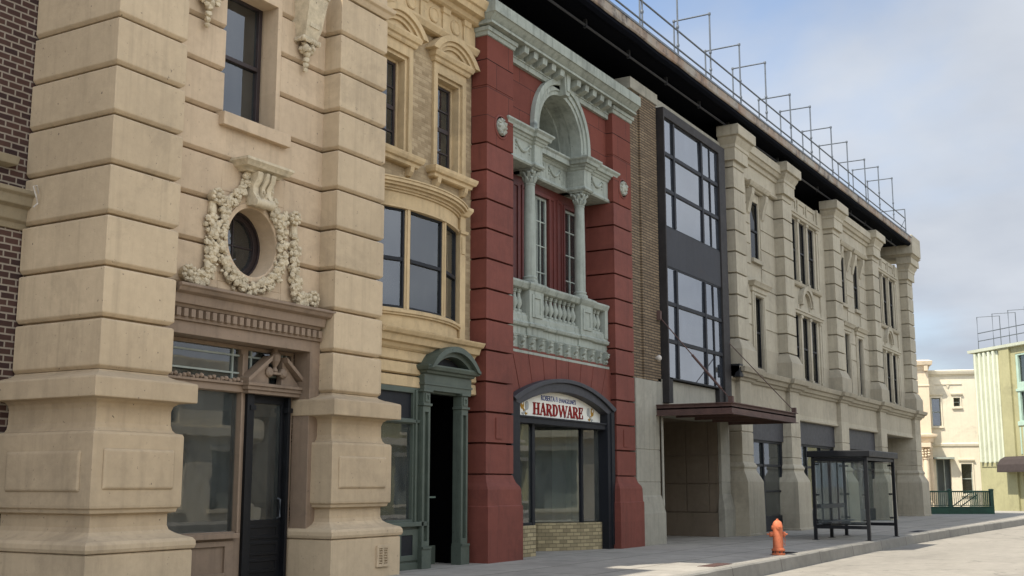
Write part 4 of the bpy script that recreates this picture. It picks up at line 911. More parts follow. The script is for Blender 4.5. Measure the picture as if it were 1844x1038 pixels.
MB().box(54.15, 54.3, 12.6, 15.4, 0, 3.8).box(54.2, 60.4, 15.2, 15.4, 0, 3.8).box(54.2, 60.4, 12.9, 15.4, 3.8, 4.0).build('porch_wall', M['stonelow'], G_)
MB().box(34.5, 61.3, 13.4, 18, 11.9, 12.2).box(34.4, 61.5, 17.9, 18, 0, 12).box(61.3, 61.5, 13.0, 18, 4.8, 12.2).build('rear_wall', M['stonelow'], G_)
q = MB().box(59.75, 61.7, 11.72, 13.6, 13.0, 13.95).prof(60.35, 61.6, 12.2, 13.4, [(12.9, .3), (13.0, .42)]); q.build('parapet_block', M['stone'], G_, bevel=.015)

# ------------------------------------------------------------------ roof deck with its pipe railing
t = NT('weathered_roof_edge')
sp_ = t.n('ShaderNodeSeparateXYZ'); t.l(t.geo, 'Position', sp_, 0); cb = t.n('ShaderNodeCombineXYZ'); t.l(sp_, 0, cb, 0); t.l(sp_, 2, cb, 1)
x_ = t.n('ShaderNodeTexBrick'); t.l(cb, 0, x_, 'Vector'); x_.inputs['Scale'].default_value = 1; x_.inputs['Brick Width'].default_value = .75; x_.inputs['Row Height'].default_value = 5; x_.inputs['Mortar Size'].default_value = .006; x_.inputs['Bias'].default_value = 0
x_.inputs['Color1'].default_value = lin('#8a7457'); x_.inputs['Color2'].default_value = lin('#8b8878'); x_.inputs['Mortar'].default_value = lin('#3b3632')
n_ = t.noise(1.6, 5, .7, sc=(1, 1, .5)); mm = t.mix(.6, x_, t.ramp(n_, .3, .7, lin('#7b553e'), lin('#94938c')), 'MIX'); n2 = t.noise(2.5, 6, .7); m3 = t.mix(t.ramp(n2, .5, .68), mm, lin('#3a3430')); t.color(m3); t.b.inputs['Roughness'].default_value = .85; t.bump(n2, .5, .03)
M['edge'] = t.m
DK = thing('roof_deck', (37, 12, 12.9), 'long overhanging roof deck with a black underside and grey pipe railing frames', 'roof')
zd = lambda x: 12.86 + (x - 22) * .0135
D0, D1 = 15.3, 59.75
def slope_ext(mb, prof, x0=D0, x1=D1):
    """profile (y, dz) swept along the gently rising deck edge"""
    N = 60; n = len(prof); vs = []; fs = []
    for k in range(N + 1):
        x = x0 + (x1 - x0) * k / N; wob = .03 * noise.noise((x * .7, 1, 0)); vs += [(x, y, zd(x) + z + (wob if z < .25 else 0)) for y, z in prof]
    for k in range(N):
        for i in range(n): j = (i + 1) % n; fs.append((k * n + i, k * n + j, (k + 1) * n + j, (k + 1) * n + i))
    fs += [tuple(range(n)), tuple(N * n + i for i in reversed(range(n)))]; mb.add(vs, fs)
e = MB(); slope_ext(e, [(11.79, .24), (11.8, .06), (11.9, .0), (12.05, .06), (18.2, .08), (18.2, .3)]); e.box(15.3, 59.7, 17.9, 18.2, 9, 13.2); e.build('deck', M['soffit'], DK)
e = MB(); slope_ext(e, [(11.74, .42), (11.74, .17), (11.77, .14), (11.9, .2), (12.0, .41)]); e.build('edge_board', M['edge'], DK)
e = MB(); slope_ext(e, [(11.72, .46), (11.72, .4), (11.735, .4), (11.735, .445), (12.4, .45), (12.4, .46)]); e.build('flashing', M['steel'], DK)
e = MB(); e.tube([(x, 12.35, zd(x) - .1) for x in range(16, 60)], .035, 8)
for k in range(17): x = 17 + k * 2.55; e.box(x - .04, x + .04, 12.31, 12.39, zd(x) - .16, zd(x) + .1)
e.build('soffit_pipe', M['pipe'], DK)
for dz in (.72, 1.27):
    MB().tube([(x, 11.84, zd(x) + dz) for x in (21.5, 30, 40, 50, 59)], .028, 8).build('rail', M['steel'], DK)
fx = [21.7, 24.3, 26.9, 29.5, 32.1, 34.72, 37.4, 40.05, 42.7, 45.6, 48.05, 51.0, 53.65, 56.5]
base = MB().tube([(0, 11.84, .42), (0, 11.84, 2.5)], .026, 8).tube([(0, 13.0, .42), (0, 13.0, 2.5)], .026, 8).tube([(0, 11.84, 2.5), (0, 13.0, 2.5)], .024, 8)
for y in (11.84, 13.0):
    base.lathe([(.04, -.04), (.045, 0), (.04, .04)], (0, y, 2.5), 8)
for z in (.72, 1.27): base.lathe([(.04, -.04), (.046, 0), (.04, .04)], (0, 11.84, z), 8)
fo = base.build('rail_frame', M['steel'], DK); me0 = fo.data
for k, x in enumerate(fx):
    o = fo if k == 0 else fo.copy()
    if k: COL.objects.link(o); o.parent = DK
    o.location = (x, 0, zd(x)); o.rotation_euler = (0, math.radians(R.uniform(-.5, .5)), 0)
MB().tube([(59.0, 11.84, zd(59) + .42), (59.0, 11.84, zd(59) + 1.75)], .026, 8).tube([(59.0, 13.0, zd(59) + .42), (59.0, 13.0, zd(59) + 1.75)], .026, 8).tube([(59.0, 11.84, zd(59) + 1.75), (59.0, 13.0, zd(59) + 1.75)], .024, 8).tube([(57.6, 11.84, zd(58) + .45), (59.0, 11.84, zd(59) + 1.25)], .02, 6).tube([(59.0, 11.84, zd(59) + .6), (59.0, 13.0, zd(59) + 1.6)], .02, 6).build('end_frame', M['steel'], DK)
# ------------------------------------------------------------------ bus shelter
H = thing('bus_shelter', (34.95, 8.9, 0), 'black framed glass bus shelter standing on the pavement by the kerb', 'bus shelter')
sx0, sx1, sy0, sy1 = 33.3, 36.6, 8.12, 9.6
for x, y in ((sx0, sy0), (sx1, sy0), (sx0, sy1), (34.95, sy1), (sx1, sy1)):
    MB().box(x - .045, x + .045, y - .045, y + .045, .0, 2.3).box(x - .09, x + .09, y - .09, y + .09, .0, .012).build('post', M['black'], H, bevel=.006)
r = MB().stack([(sx0 - .1, sx1 + .1, sy0 - .12, sy1 + .12, 2.3), (sx0 - .12, sx1 + .12, sy0 - .14, sy1 + .14, 2.305), (sx0 - .12, sx1 + .12, sy0 - .14, sy1 + .14, 2.47), (sx0 - .1, sx1 + .1, sy0 - .12, sy1 + .12, 2.48)])
r.build('roof', M['black'], H, bevel=.012)
rl = MB()
for a, b_ in (((sx0, sy0), (sx0, sy1)), ((sx1, sy0), (sx1, sy1)), ((sx0, sy1), (sx1, sy1))):
    for z in (.36, 2.24): rl.box(min(a[0], b_[0]) - .03, max(a[0], b_[0]) + .03, min(a[1], b_[1]) - .03, max(a[1], b_[1]) + .03, z - .045, z + .045)
rl.box(sx0, sx1, sy0 - .03, sy0 + .03, 2.2, 2.28)
for x in (sx0 + .04, sx1 - .04):
    for y in (sy0 + .1, sy1 - .1):
        for z in (.55, 1.25, 2.1): rl.box(x - .03, x + .03, y - .05, y + .05, z - .025, z + .025)
for x in (34.1, 35.8): rl.box(x - .03, x + .03, sy1 - .025, sy1 + .025, .36, 2.24)
rl.build('rail', M['black'], H, bevel=.005)
MB().box(sx0 - .005, sx0 + .005, sy0 + .08, sy1 - .08, .45, 2.18).build('glass_panel', M['glasspoly'], H)
MB().box(sx1 - .005, sx1 + .005, sy0 + .08, sy1 - .08, .45, 2.18).build('glass_panel', M['glasspoly'], H)
for a, b_ in ((sx0 + .08, 34.9), (35.0, sx1 - .08)): MB().box(a, b_, sy1 - .005, sy1 + .005, .45, 2.18).build('glass_panel', M['glasspoly'], H)
s = MB().box(33.6, 36.2, 9.22, 9.52, .46, .5).box(33.6, 36.2, 9.5, 9.53, .86, .98)
for x in (33.9, 35.9): s.box(x - .03, x + .03, 9.3, 9.56, .36, .46)
s.build('bench', M['charcoal'], H, bevel=.008)
# ------------------------------------------------------------------ hydrant
F_ = thing('fire_hydrant', (25.82, 8.3, 0), 'orange fire hydrant standing near the kerb', 'hydrant')
hx, hy = 25.82, 8.3
f = MB().lathe([(.16, 0), (.165, .015), (.165, .045), (.12, .05), (.115, .09), (.16, .1), (.165, .115), (.165, .145), (.13, .155), (.128, .18), (.125, .58), (.125, .66), (.13, .68), (.125, .7), (.118, .75), (.095, .8), (.055, .83), (.03, .835), (.03, .87), (.01, .875)], (hx, hy, 0), 24)
f.build('barrel', M['hydrant'], F_, smooth=35)
n = MB(); n.lathe([(.06, -.18), (.075, -.175), (.075, -.12), (.055, -.11), (.055, 0)], (hx, hy, .69), 16, 'y')
n.lathe([(.05, -.0), (.05, .12), (.065, .13), (.065, .18), (.04, .19)], (hx, hy, .5), 14, 'x'); n.lathe([(.04, -.21), (.065, -.2), (.065, -.14), (.05, -.13), (.05, 0)], (hx, hy, .5), 14, 'x')
n.lathe([(.018, -.27), (.018, -.2)], (hx, hy, .5), 6, 'x').lathe([(.018, .18), (.018, .24)], (hx, hy, .5), 6, 'x').lathe([(.02, -.24), (.02, -.17)], (hx, hy, .69), 6, 'y')
n.lathe([(.045, -.15), (.055, -.14), (.055, -.1), (.04, 0)], (hx, hy, .66), 12, 'x')
n.build('outlet_cap', M['hydrant'], F_, smooth=35)
c = MB(); 
for k in range(8): a = k * pi / 4; c.lathe([(.016, .03), (.016, .1)], (hx + .145 * math.cos(a), hy + .145 * math.sin(a), 0), 6)
c.build('flange_bolt', M['rust'], F_)
ch = MB().tube([(hx + .13, hy - .03, .52), (hx + .17, hy - .04, .36), (hx + .16, hy - .05, .22), (hx + .13, hy - .04, .3)], .008, 5); ch.build('chain', M['hydrant'], F_)
F_.scale = (.9, .9, .9); F_.rotation_euler = (0, 0, math.radians(-58))
# ------------------------------------------------------------------ covers set in the pavement
def cover(x, y, lx, ly, mat, lab):
    m = MB().box(x - lx, x + lx, y - ly, y + ly, -.02, .008).box(x - lx + .03, x + lx - .03, y - ly + .03, y + ly - .03, .0, .012)
    for k in range(5): q = x - lx + .1 + k * (2 * lx - .2) / 4; m.box(q - .012, q + .012, y - ly + .06, y + ly - .06, .01, .018)
    tag(m.build('utility_cover', mat, None, bevel=.003), lab, 'cover', 'utility covers in the pavement')
cover(21.95, 8.32, .5, .17, M['rust'], 'rusty oblong utility cover in the sunlit patch of pavement')
cover(26.6, 8.35, .3, .16, M['black'], 'small dark utility cover in the pavement right beside the orange hydrant')
cover(40.8, 8.35, .6, .18, M['charcoal'], 'dark utility cover in the pavement near the kerb, beyond the bus shelter')
# ------------------------------------------------------------------ far end of the street
def rot(mb, o, d):
    dx, dy = d; mb.v = [(o[0] + v[0] * dx - v[1] * dy, o[1] + v[0] * dy + v[1] * dx, v[2]) for v in mb.v]; return mb
def unit(x, y): l = math.hypot(x, y); return (x / l, y / l)
# stair railing
RL = thing('stair_railing', (65.6, 11.2, 0), 'dark green iron railing round a street stairway, before the cream house', 'railing')
o, d = (64.2, 13.6), unit(66.5 - 64.7, 9.7 - 12.7); Ln = 4.55
m = MB().box(0, Ln, -.08, .08, -.03, .34); m.box(0, Ln, -.1, .1, .34, .38); rot(m, o, d).build('base', M['fence'], RL, bevel=.01)
m = MB().box(0, Ln, -.035, .035, 1.12, 1.2).box(0, Ln, -.03, .03, .42, .46)
for x in (.1, 2.25, Ln - .1): m.box(x - .09, x + .09, -.09, .09, -.03, 1.22).prof(x - .09, x + .09, -.09, .09, [(1.22, .02), (1.27, .02), (1.3, -.03)])
rot(m, o, d).build('rail', M['fence'], RL, bevel=.006)
m = MB()
for k in range(1, 44): x = k * Ln / 44; m.box(x - .013, x + .013, -.013, .013, .44, 1.13)
rot(m, o, d).build('bars', M['fence'], RL)
m = MB().box(Ln - .1, Ln, .09, 3.0, -.03, .34).box(Ln - .1, Ln - .03, .09, 3, 1.12, 1.2)
for k in range(24): y = .15 + k * .12; m.box(Ln - .08, Ln - .055, y, y + .026, .34, 1.13)
for y in (.6, 1.7): m.tube([(Ln - 1.9, y, .1), (Ln - .6, y, 1.0)], .03, 8)
rot(m, o, d).build('return_rail', M['fence'], RL)
# cream house and the warm cream corner next to it
o, d = (83.4, 15.9), unit(.3, -.954)
CR = thing('cream_house', (84, 14.4, 0), 'sunlit cream two storey house with small sash windows at the street end', 'building')
hl = [(.2, .78, 5.45, 7.35), (1.62, 2.05, 6.75, 7.35), (1.85, 2.55, .9, 2.9), (.25, 1.2, 0, 3.2)]
m = MB().wall(-.3, 6, -.1, 8.9, 0, .5, hl); m.box(-.3, 6, .4, 4, 0, 8.9) if False else None
rot(m, o, d).build('wall', M['cream'], CR)
m = MB().prof(-.3, 6, 0, .5, [(8.8, .0), (8.85, .05), (8.9, .05), (8.95, .15), (9.1, .2), (9.2, .22), (9.25, .05)], 0, 0).prof(-.3, 6, 0, .5, [(4.05, .0), (4.1, .06), (4.25, .08), (4.3, .0)], 0, 0).box(.5, 2.2, -.05, .1, 8.25, 8.32)
m.ext([(1.2, 8.2), (1.4, 8.2), (1.3, 8.0)], -.05, .1, 'y')
rot(m, o, d).build('cornice', M['cream'], CR)
for h in hl[:3]:
    m = MB().wall(h[0] - .08, h[1] + .08, h[2] - .02, h[3] + .1, -.05, .1, [h]); m.box(h[0] - .12, h[1] + .12, -.1, .1, h[2] - .14, h[2] - .02).prof(h[0] - .05, h[1] + .05, -.02, .1, [(h[3] + .1, .02), (h[3] + .2, .1), (h[3] + .28, .12)])
    rot(m, o, d).build('window_surround', M['cream'], CR)
    m = MB().wall(h[0], h[1], h[2], h[3], .2, .28, [(h[0] + .05, h[1] - .05, h[2] + .05, h[3] - .05)]).box(h[0], h[1], .19, .27, (h[2] + h[3]) / 2 - .03, (h[2] + h[3]) / 2 + .03)
    w_ = rot(m, o, d).build('window', M['greypaint'], CR); rot(MB().box(h[0], h[1], .24, .25, h[2], h[3]), o, d).build('pane', M['glassup'], w_)
m = MB().box(.1, 1.4, -.55, .1, 3.22, 3.34).ext([(.25, 0), (.33, 0), (.33, 3.2), (.25, 3.2)], .1, .3, 'y').box(.75, .81, .1, .3, 0, 3.2).box(.3, 1.2, .3, .35, 0, 1.0); rot(m, o, d).build('door', M['greypaint'], CR)
rot(MB().box(.2, 2.8, .9, .95, 0, 8.7), o, d).build('unlit_backing', M['dim'], CR)
rot(MB().box(-.3, 6, 3.9, 4, 0, 8.9).box(5.8, 6, .5, 4, 0, 8.9).box(-.3, 6, .5, 4, 8.6, 8.8), o, d).build('rear_wall', M['cream'], CR)
CW = thing('corner_house', (82.5, 16.8, 0), 'warm cream house corner with a leafy column capital, half hidden behind the grey building', 'building')
m = MB().box(-4, 0, -.75, 1.5, -.1, 9.2); rot(m, o, d).build('wall', M['creamwarm'], CW)
m = MB().prof(-4, .0, -.75, 1.4, [(9.2, .02), (9.3, .06), (9.5, .1), (9.55, .25), (9.8, .3), (9.9, .05)]).prof(-4, 0, -.75, 1.4, [(8.1, .0), (8.12, .04), (8.2, .04), (8.22, 0)]).prof(-4, 0, -.75, 1.4, [(4.3, .0), (4.35, .1), (4.6, .15), (4.7, .3), (4.85, .33), (4.9, .05)])
for x in (-3.6, -.15): m.box(x - .12, x + .12, -.98, -.7, 9.15, 9.5)
for z in (6.0, 7.0): m.prof(-2.6, -1.0, -.75, 1, [(z, .02), (z + .1, .12), (z + .18, .12)])
rot(m, o, d).build('cornice', M['creamwarm'], CW)
m = MB().box(-.75, -.15, -1.05, -.7, -.05, .3).lathe([(.24, .3), (.24, .4), (.2, .45), (.19, 2.5), (.17, 3.2), (.22, 3.22), (.22, 3.28)], (-.45, -.95, 0), 16)
for q in range(26): a = q * .9; m.blob((-.45 + .24 * math.cos(a), -.95 + .24 * math.sin(a), 3.3 + .025 * q), .08, rr)
m.box(-.75, -.15, -1.25, -.7, 4.0, 4.3); rot(m, o, d).build('column', M['creamwarm'], CW)
m = MB()
for z in (.4, .95, 1.5, 2.05, 2.6, 3.15): m.box(-4, -1.0, -.83, -.74, z, z + .45)
rot(m, o, d).build('stone_courses', M['creamwarm'], CW, bevel=.02)
# olive green building on the right
o, d = (79.5, 12.7), unit(-.722, -.692)
GB = thing('olive_building', (77.8, 11, 0), 'olive green building with pale fluted panel and brown awning at the right edge', 'building')
m = MB().wall(.8, 9, -.1, 9.75, 0, .4, [(4.9, 8.5, 5.2, 9.3), (4.9, 8.5, .3, 2.6)]).box(1.0, 3.3, -.04, .1, 2.6, 2.85).box(3.55, 4.5, -.14, .1, -.1, 9.75); rot(m, o, d).build('wall', M['olive'], GB, bevel=.01)
m = MB().box(1.02, 3.3, -.03, .05, 2.85, 9.7)
for k in range(5): x = 1.08 + k * .46; m.ext([(x, -.03), (x + .03, -.2), (x + .2, -.2), (x + .23, -.03)], 2.9, 9.68, 'z')
rot(m, o, d).build('fluted_panel', M['flute'], GB, bevel=.008)
m = MB().prof(.8, 9, 0, .4, [(9.75, .1), (9.78, .22), (9.95, .25), (9.97, .1)], 1, 0); rot(m, o, d).build('roof_edge', M['flute'], GB)
m = MB().wall(4.8, 8.6, 4.4, 9.4, .02, .2, [(5.1, 6.4, 7.6, 9.2), (6.55, 8.4, 7.6, 9.2), (5.1, 6.4, 5.3, 7.0), (6.55, 8.4, 5.3, 7.0)]).box(4.8, 8.6, -.05, .2, 5.0, 5.25).box(4.8, 8.6, -.03, .2, 7.05, 7.2)
for k in range(12): m.box(4.9 + k * .3, 5.0 + k * .3, -.03, .05, 3.3, 4.9)
rot(m, o, d).build('window_frame', M['mint'], GB, bevel=.006); rot(MB().box(4.8, 8.6, .02, .2, .3, .9), o, d).build('stall_board', M['mint'], GB, bevel=.006)
rot(MB().box(4.8, 8.6, .15, .16, .4, 9.4), o, d).build('window_pane', M['glassup'], GB)
m = MB(); pr = [(-.0, 3.2), (-.3, 3.18), (-.65, 3.0), (-.85, 2.7), (-.9, 2.35), (-.9, 2.25), (-.86, 2.25), (-.8, 2.65), (-.6, 2.92), (-.0, 3.1)]
m.ext(pr, 3.7, 9, 'x'); m.ext(pr[:6] + [(0, 2.25)], 3.68, 3.72, 'x'); rot(m, o, d).build('awning', M['awning'], GB)
m = MB()
for k in range(5):
    x = 1.3 + 1.55 * k; m.tube([(x, .1, 9.95), (x, .1, 12.05), (x + .9, 1.1, 12.05), (x + .9, 1.1, 9.95)], .03, 6)
for z in (10.5, 11.0): m.tube([(1.3, .1, z), (9, .1, z)], .03, 6)
rot(m, o, d).build('roof_railing', M['steel'], GB)
rot(MB().box(.8, 9, .4, 5, 9.5, 9.7).box(.8, 9, 4.8, 5, 0, 9.7).box(.8, 1, .4, 5, 0, 9.7).box(8.8, 9, .4, 4.8, 0, 9.5).box(4.5, 8.8, 1.5, 1.6, 0, 9.5), o, d).build('rear_wall', M['olive'], GB)

# ------------------------------------------------------------------ houses across the street (seen in the panes)
def across(x0, x1, h, yf, wallm, label, nx, rows, step):
    t_ = thing('street_building', ((x0 + x1) / 2, yf, 0), label, 'building')
    hs = []
    for k in range(nx):
        cx = x0 + (k + .5) * (x1 - x0) / nx
        for z in rows: hs.append((cx - .6, cx + .6, z, z + 1.9))
        hs.append((cx - 1.1, cx + 1.1, .5, 3.0))
    MB().wall(x0, x1, -.1, h, yf - .5, yf, hs).box(x0, x1, yf - 8, yf - 7.8, 0, h).box(x0, x0 + .2, yf - 7.8, yf - .5, 0, h).box(x1 - .2, x1, yf - 7.8, yf - .5, 0, h).box(x0, x1, yf - 8, yf - .5, h - .2, h).build('wall', wallm, t_)
    m_ = MB()
    for z, e_ in ((h - .5, .45), (3.6, .3), (h - .9, .15)): m_.box(x0, x1, yf, yf + e_, z, z + .35)
    for hh_ in hs: m_.box(hh_[0] - .12, hh_[1] + .12, yf, yf + .1, hh_[2] - .15, hh_[2]).box(hh_[0] - .12, hh_[1] + .12, yf, yf + .12, hh_[3], hh_[3] + .2)
    m_.build('cornice', M['cream'], t_)
    MB().box(x0 + .2, x1 - .2, yf - .4, yf - .35, 0, h - .3).build('window_pane', M['dim'], t_)
across(-14, 16, 7.6, -10.5, M['creamwarm'], 'warm cream house row across the street behind the viewer', 8, (4.3,), 3)
across(18, 44, 6.9, -10.5, M['cream'], 'pale cream house row across the street opposite the red building', 7, (4.1,), 3)
across(46, 70, 7.6, -11.5, M['olive'], 'olive house row across the street opposite the grey building', 6, (4.3,), 3)
# ------------------------------------------------------------------ ground, road, pavement, kerb
def surf(name, c1, c2, joints=None, cracks=0, bump=.3, gum=0):
    t = NT(name); n1 = t.noise(.35, 7, .65); m = t.ramp(n1, .32, .7, lin(c1), lin(c2)); n2 = t.noise(3.5, 6, .7)
    m = t.mix(.4, m, t.ramp(n2, .3, .7, shade(lin(c1), .8), shade(lin(c2), 1.08)))
    n3 = t.noise(.5, 5, .6, sc=(.35, 1.6, 1)); k = t.ramp(n3, .55, .75, (0, 0, 0, 1), (.45, .45, .45, 1)); m = t.mix(k, m, shade(lin(c1), .62))
    n4 = t.noise(45, 3, .6); m = t.mix(t.ramp(n4, .6, .72, (0, 0, 0, 1), (.35, .35, .35, 1)), m, shade(lin(c1), .55))
    if joints:
        x = t.n('ShaderNodeTexBrick'); t.l(t.geo, 'Position', x, 'Vector'); x.offset = 0; x.inputs['Scale'].default_value = 1; x.inputs['Brick Width'].default_value = joints[0]; x.inputs['Row Height'].default_value = joints[1]; x.inputs['Mortar Size'].default_value = .02
        x.inputs['Color1'].default_value = (1, 1, 1, 1); x.inputs['Color2'].default_value = (.9, .9, .9, 1); x.inputs['Mortar'].default_value = (.42, .4, .38, 1); m = t.mix(1, m, x, 'MULTIPLY')
    if cracks:
        v = t.n('ShaderNodeTexVoronoi', feature='DISTANCE_TO_EDGE'); v.inputs['Scale'].default_value = cracks
        nd = t.noise(1.2, 5, .6); a = t.n('ShaderNodeVectorMath', operation='MULTIPLY_ADD'); t.l(nd, 1, a, 0); a.inputs[1].default_value = (1.6, 1.6, 0); t.l(t.geo, 'Position', a, 2); t.l(a, 0, v, 'Vector')
        m = t.mix(t.ramp(v, .0, .012, (.55, .55, .55, 1), (0, 0, 0, 1)), m, shade(lin(c1), .45))
    if gum:
        v2 = t.n('ShaderNodeTexVoronoi'); v2.inputs['Scale'].default_value = 2.2; t.l(t.geo, 'Position', v2, 'Vector'); m = t.mix(t.ramp(v2, .045, .06, (.55, .55, .55, 1), (0, 0, 0, 1)), m, shade(lin(c1), .4))
        n6 = t.noise(.8, 6, .7, sc=(1, .7, 1)); m = t.mix(t.ramp(n6, .52, .62, (0, 0, 0, 1), (.4, .4, .4, 1)), m, shade(lin(c1), .6))
    t.color(m); t.b.inputs['Roughness'].default_value = .85; t.b.inputs['Specular IOR Level'].default_value = .3
    g = t.noise(50, 4, .7); b = t.bump(g, bump, .008); t.bump(n2, bump * .5, .02, prev=b); return t.m
M['walk'] = surf('pavement_concrete', '#8b867c', '#a39d91', joints=(1.55, 1.55), gum=1)
M['road'] = surf('worn_road', '#7a756b', '#928c80', cracks=.22)
M['kerbm'] = surf('kerb_concrete', '#77736a', '#908c82', joints=(3.1, 50))
M['land'] = surf('far_ground', '#7a756b', '#8a8478')
def st(o): return tag(o, kind='structure')
st(MB().box(-400, 700, -500, 600, -.8, -.45).build('ground', M['land']))
kl = [(-30, 7.75), (14, 7.8), (23, 7.9), (30, 8.0), (37, 8.0), (46, 7.75), (58, 7.25), (70, 6.5), (74, 6.1)]
N = len(kl)
st(MB().ext([(-30, -7.0), (200, -7.0), (200, 5), (120, 6)] + [(x, y - .02) for x, y in reversed(kl)], -.5, -.28, 'z').build('road', M['road']))
st(MB().ext([(x, y + .2) for x, y in kl] + [(74.5, 9), (74.5, 12), (70, 17), (-30, 17)], -.29, .0, 'z').build('pavement', M['walk']))
k = MB(); vs = []; fs = []
pr = [(.02, -.4), (-.04, -.4), (-.03, -.28), (.0, -.03), (.03, .0), (.21, .003), (.21, -.4)]
xs = [-30 + i * .4 for i in range(261)]
def ky(x):
    for (a, b_), (c_, d_) in zip(kl[:-1], kl[1:]):
        if a <= x <= c_: return b_ + (d_ - b_) * (x - a) / (c_ - a)
    return kl[-1][1]
for x in xs:
    for j, (dy, z) in enumerate(pr):
        w_ = .02 * noise.noise((x * 1.7, j, 3)) if j in (3, 4) else 0
        vs.append((x, ky(x) + dy + w_, z + w_ * .5))
n = len(pr)
for i in range(len(xs) - 1):
    for j in range(n): q = (j + 1) % n; fs.append((i * n + j, i * n + q, (i + 1) * n + q, (i + 1) * n + j))
fs += [tuple(range(n)), tuple((len(xs) - 1) * n + j for j in range(n))]
k.add(vs, fs); st(k.build('kerb', M['kerbm']))
st(MB().ext([(-30, -11), (-30, -7.2), (200, -7.2), (200, -11)], -.3, -.02, 'z').build('far_pavement', M['walk']))
st(MB().ext([(76, 6), (120, 6), (120, 30), (76, 30), (73, 17), (74.6, 12.5)], -.3, -.06, 'z').build('street_end_pavement', M['kerbm']))

# ------------------------------------------------------------------ sky, sun, camera
sv = Vector((-.55, .265, 1.0)).normalized(); el = math.asin(sv.z); az = math.atan2(sv.x, sv.y)
W = bpy.data.worlds.new('World'); S.world = W; W.use_nodes = True; t = W.node_tree; t.nodes.clear()
def wn(ty, **k):
    x = t.nodes.new(ty)
    for a, b_ in k.items(): setattr(x, a, b_)
    return x
out = wn('ShaderNodeOutputWorld'); sky = wn('ShaderNodeTexSky', sky_type='NISHITA', sun_disc=False, sun_elevation=el, sun_rotation=az, air_density=1.0, dust_density=1.2, ozone_density=1.5)
b1 = wn('ShaderNodeBackground'); b1.inputs[1].default_value = .12; t.links.new(sky.outputs[0], b1.inputs[0])
tc = wn('ShaderNodeTexCoord'); sp_ = wn('ShaderNodeSeparateXYZ'); t.links.new(tc.outputs['Generated'], sp_.inputs[0])
# clouds on a flat layer overhead
zz = wn('ShaderNodeMath', operation='MAXIMUM'); zz.inputs[1].default_value = .0; t.links.new(sp_.outputs[2], zz.inputs[0]); za = wn('ShaderNodeMath', operation='ADD'); za.inputs[1].default_value = .22; t.links.new(zz.outputs[0], za.inputs[0])
cb = wn('ShaderNodeCombineXYZ')
for i in (0, 1):
    dv = wn('ShaderNodeMath', operation='DIVIDE'); t.links.new(sp_.outputs[i], dv.inputs[0]); t.links.new(za.outputs[0], dv.inputs[1]); t.links.new(dv.outputs[0], cb.inputs[i])
nz = wn('ShaderNodeTexNoise'); nz.inputs['Scale'].default_value = .85; nz.inputs['Detail'].default_value = 9; nz.inputs['Roughness'].default_value = .5; nz.inputs['Distortion'].default_value = .3
mp = wn('ShaderNodeMapping'); mp.inputs['Location'].default_value = (CLX, CLY, 0); t.links.new(cb.outputs[0], mp.inputs[0]); t.links.new(mp.outputs[0], nz.inputs['Vector'])
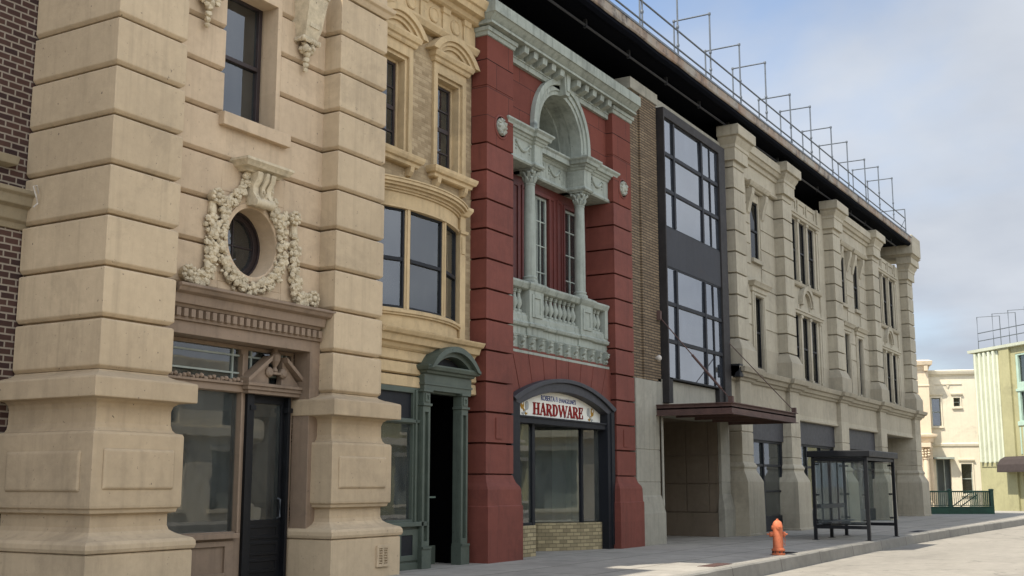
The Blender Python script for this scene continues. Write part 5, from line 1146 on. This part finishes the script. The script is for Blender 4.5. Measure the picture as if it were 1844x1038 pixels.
# more cloud low down and towards -Y, clearer overhead on the +Y side
ad = wn('ShaderNodeMath', operation='MULTIPLY_ADD'); ad.inputs[1].default_value = -.5; t.links.new(sp_.outputs[2], ad.inputs[0]); t.links.new(nz.outputs[0], ad.inputs[2])
ad2 = wn('ShaderNodeMath', operation='MULTIPLY_ADD'); ad2.inputs[1].default_value = -.34; t.links.new(sp_.outputs[1], ad2.inputs[0]); t.links.new(ad.outputs[0], ad2.inputs[2])
rp = wn('ShaderNodeValToRGB'); rp.color_ramp.elements[0].position = .12; rp.color_ramp.elements[1].position = .4; rp.color_ramp.interpolation = 'EASE'; t.links.new(ad2.outputs[0], rp.inputs[0])
nz2 = wn('ShaderNodeTexNoise'); nz2.inputs['Scale'].default_value = 1.3; nz2.inputs['Detail'].default_value = 6; t.links.new(mp.outputs[0], nz2.inputs['Vector'])
rp2 = wn('ShaderNodeValToRGB'); rp2.color_ramp.elements[0].position = .35; rp2.color_ramp.elements[1].position = .68; rp2.color_ramp.elements[0].color = (.5, .55, .64, 1); rp2.color_ramp.elements[1].color = (.76, .8, .86, 1); t.links.new(nz2.outputs[0], rp2.inputs[0])
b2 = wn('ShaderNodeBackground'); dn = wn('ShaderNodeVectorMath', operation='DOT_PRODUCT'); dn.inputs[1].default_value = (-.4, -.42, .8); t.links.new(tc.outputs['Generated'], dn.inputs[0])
mr = wn('ShaderNodeMapRange', interpolation_type='SMOOTHSTEP'); mr.inputs[1].default_value = -.2; mr.inputs[2].default_value = .8; mr.inputs[3].default_value = CLOUD; mr.inputs[4].default_value = CLOUD * 3; t.links.new(dn.outputs['Value'], mr.inputs[0]); t.links.new(mr.outputs[0], b2.inputs[1])  # unseen cloud behind the camera brightened, added to light the shaded fronts
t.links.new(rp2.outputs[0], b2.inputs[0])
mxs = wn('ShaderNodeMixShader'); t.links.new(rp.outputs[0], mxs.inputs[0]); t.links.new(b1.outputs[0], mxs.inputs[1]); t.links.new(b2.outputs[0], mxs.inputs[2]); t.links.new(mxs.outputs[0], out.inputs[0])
sl = bpy.data.lights.new('sun', 'SUN'); sl.energy = 4.2; sl.angle = math.radians(.6); sl.color = (1, .94, .84); so_ = bpy.data.objects.new('sun', sl); COL.objects.link(so_); so_.rotation_euler = sv.to_track_quat('Z', 'Y').to_euler(); so_.location = (0, 0, 40)
cam = bpy.data.cameras.new('camera'); co = bpy.data.objects.new('camera', cam); COL.objects.link(co); S.camera = co
cam.sensor_width = 36; cam.lens = 2100 / 1844 * 36; cam.clip_end = 2000; cam.clip_start = .1
co.location = (0, 0, 1.55); co.rotation_euler = (math.radians(90) + math.atan(353 / 2100), 0, math.radians(30.4 - 90))
S.view_settings.view_transform = 'Standard'; S.view_settings.look = 'None'; S.view_settings.exposure = EXPO; S.view_settings.gamma = 1
S.render.resolution_x = 1024; S.render.resolution_y = 576
S.cycles.max_bounces = 10; S.cycles.transparent_max_bounces = 12; S.cycles.diffuse_bounces = 4; S.cycles.use_denoising = True
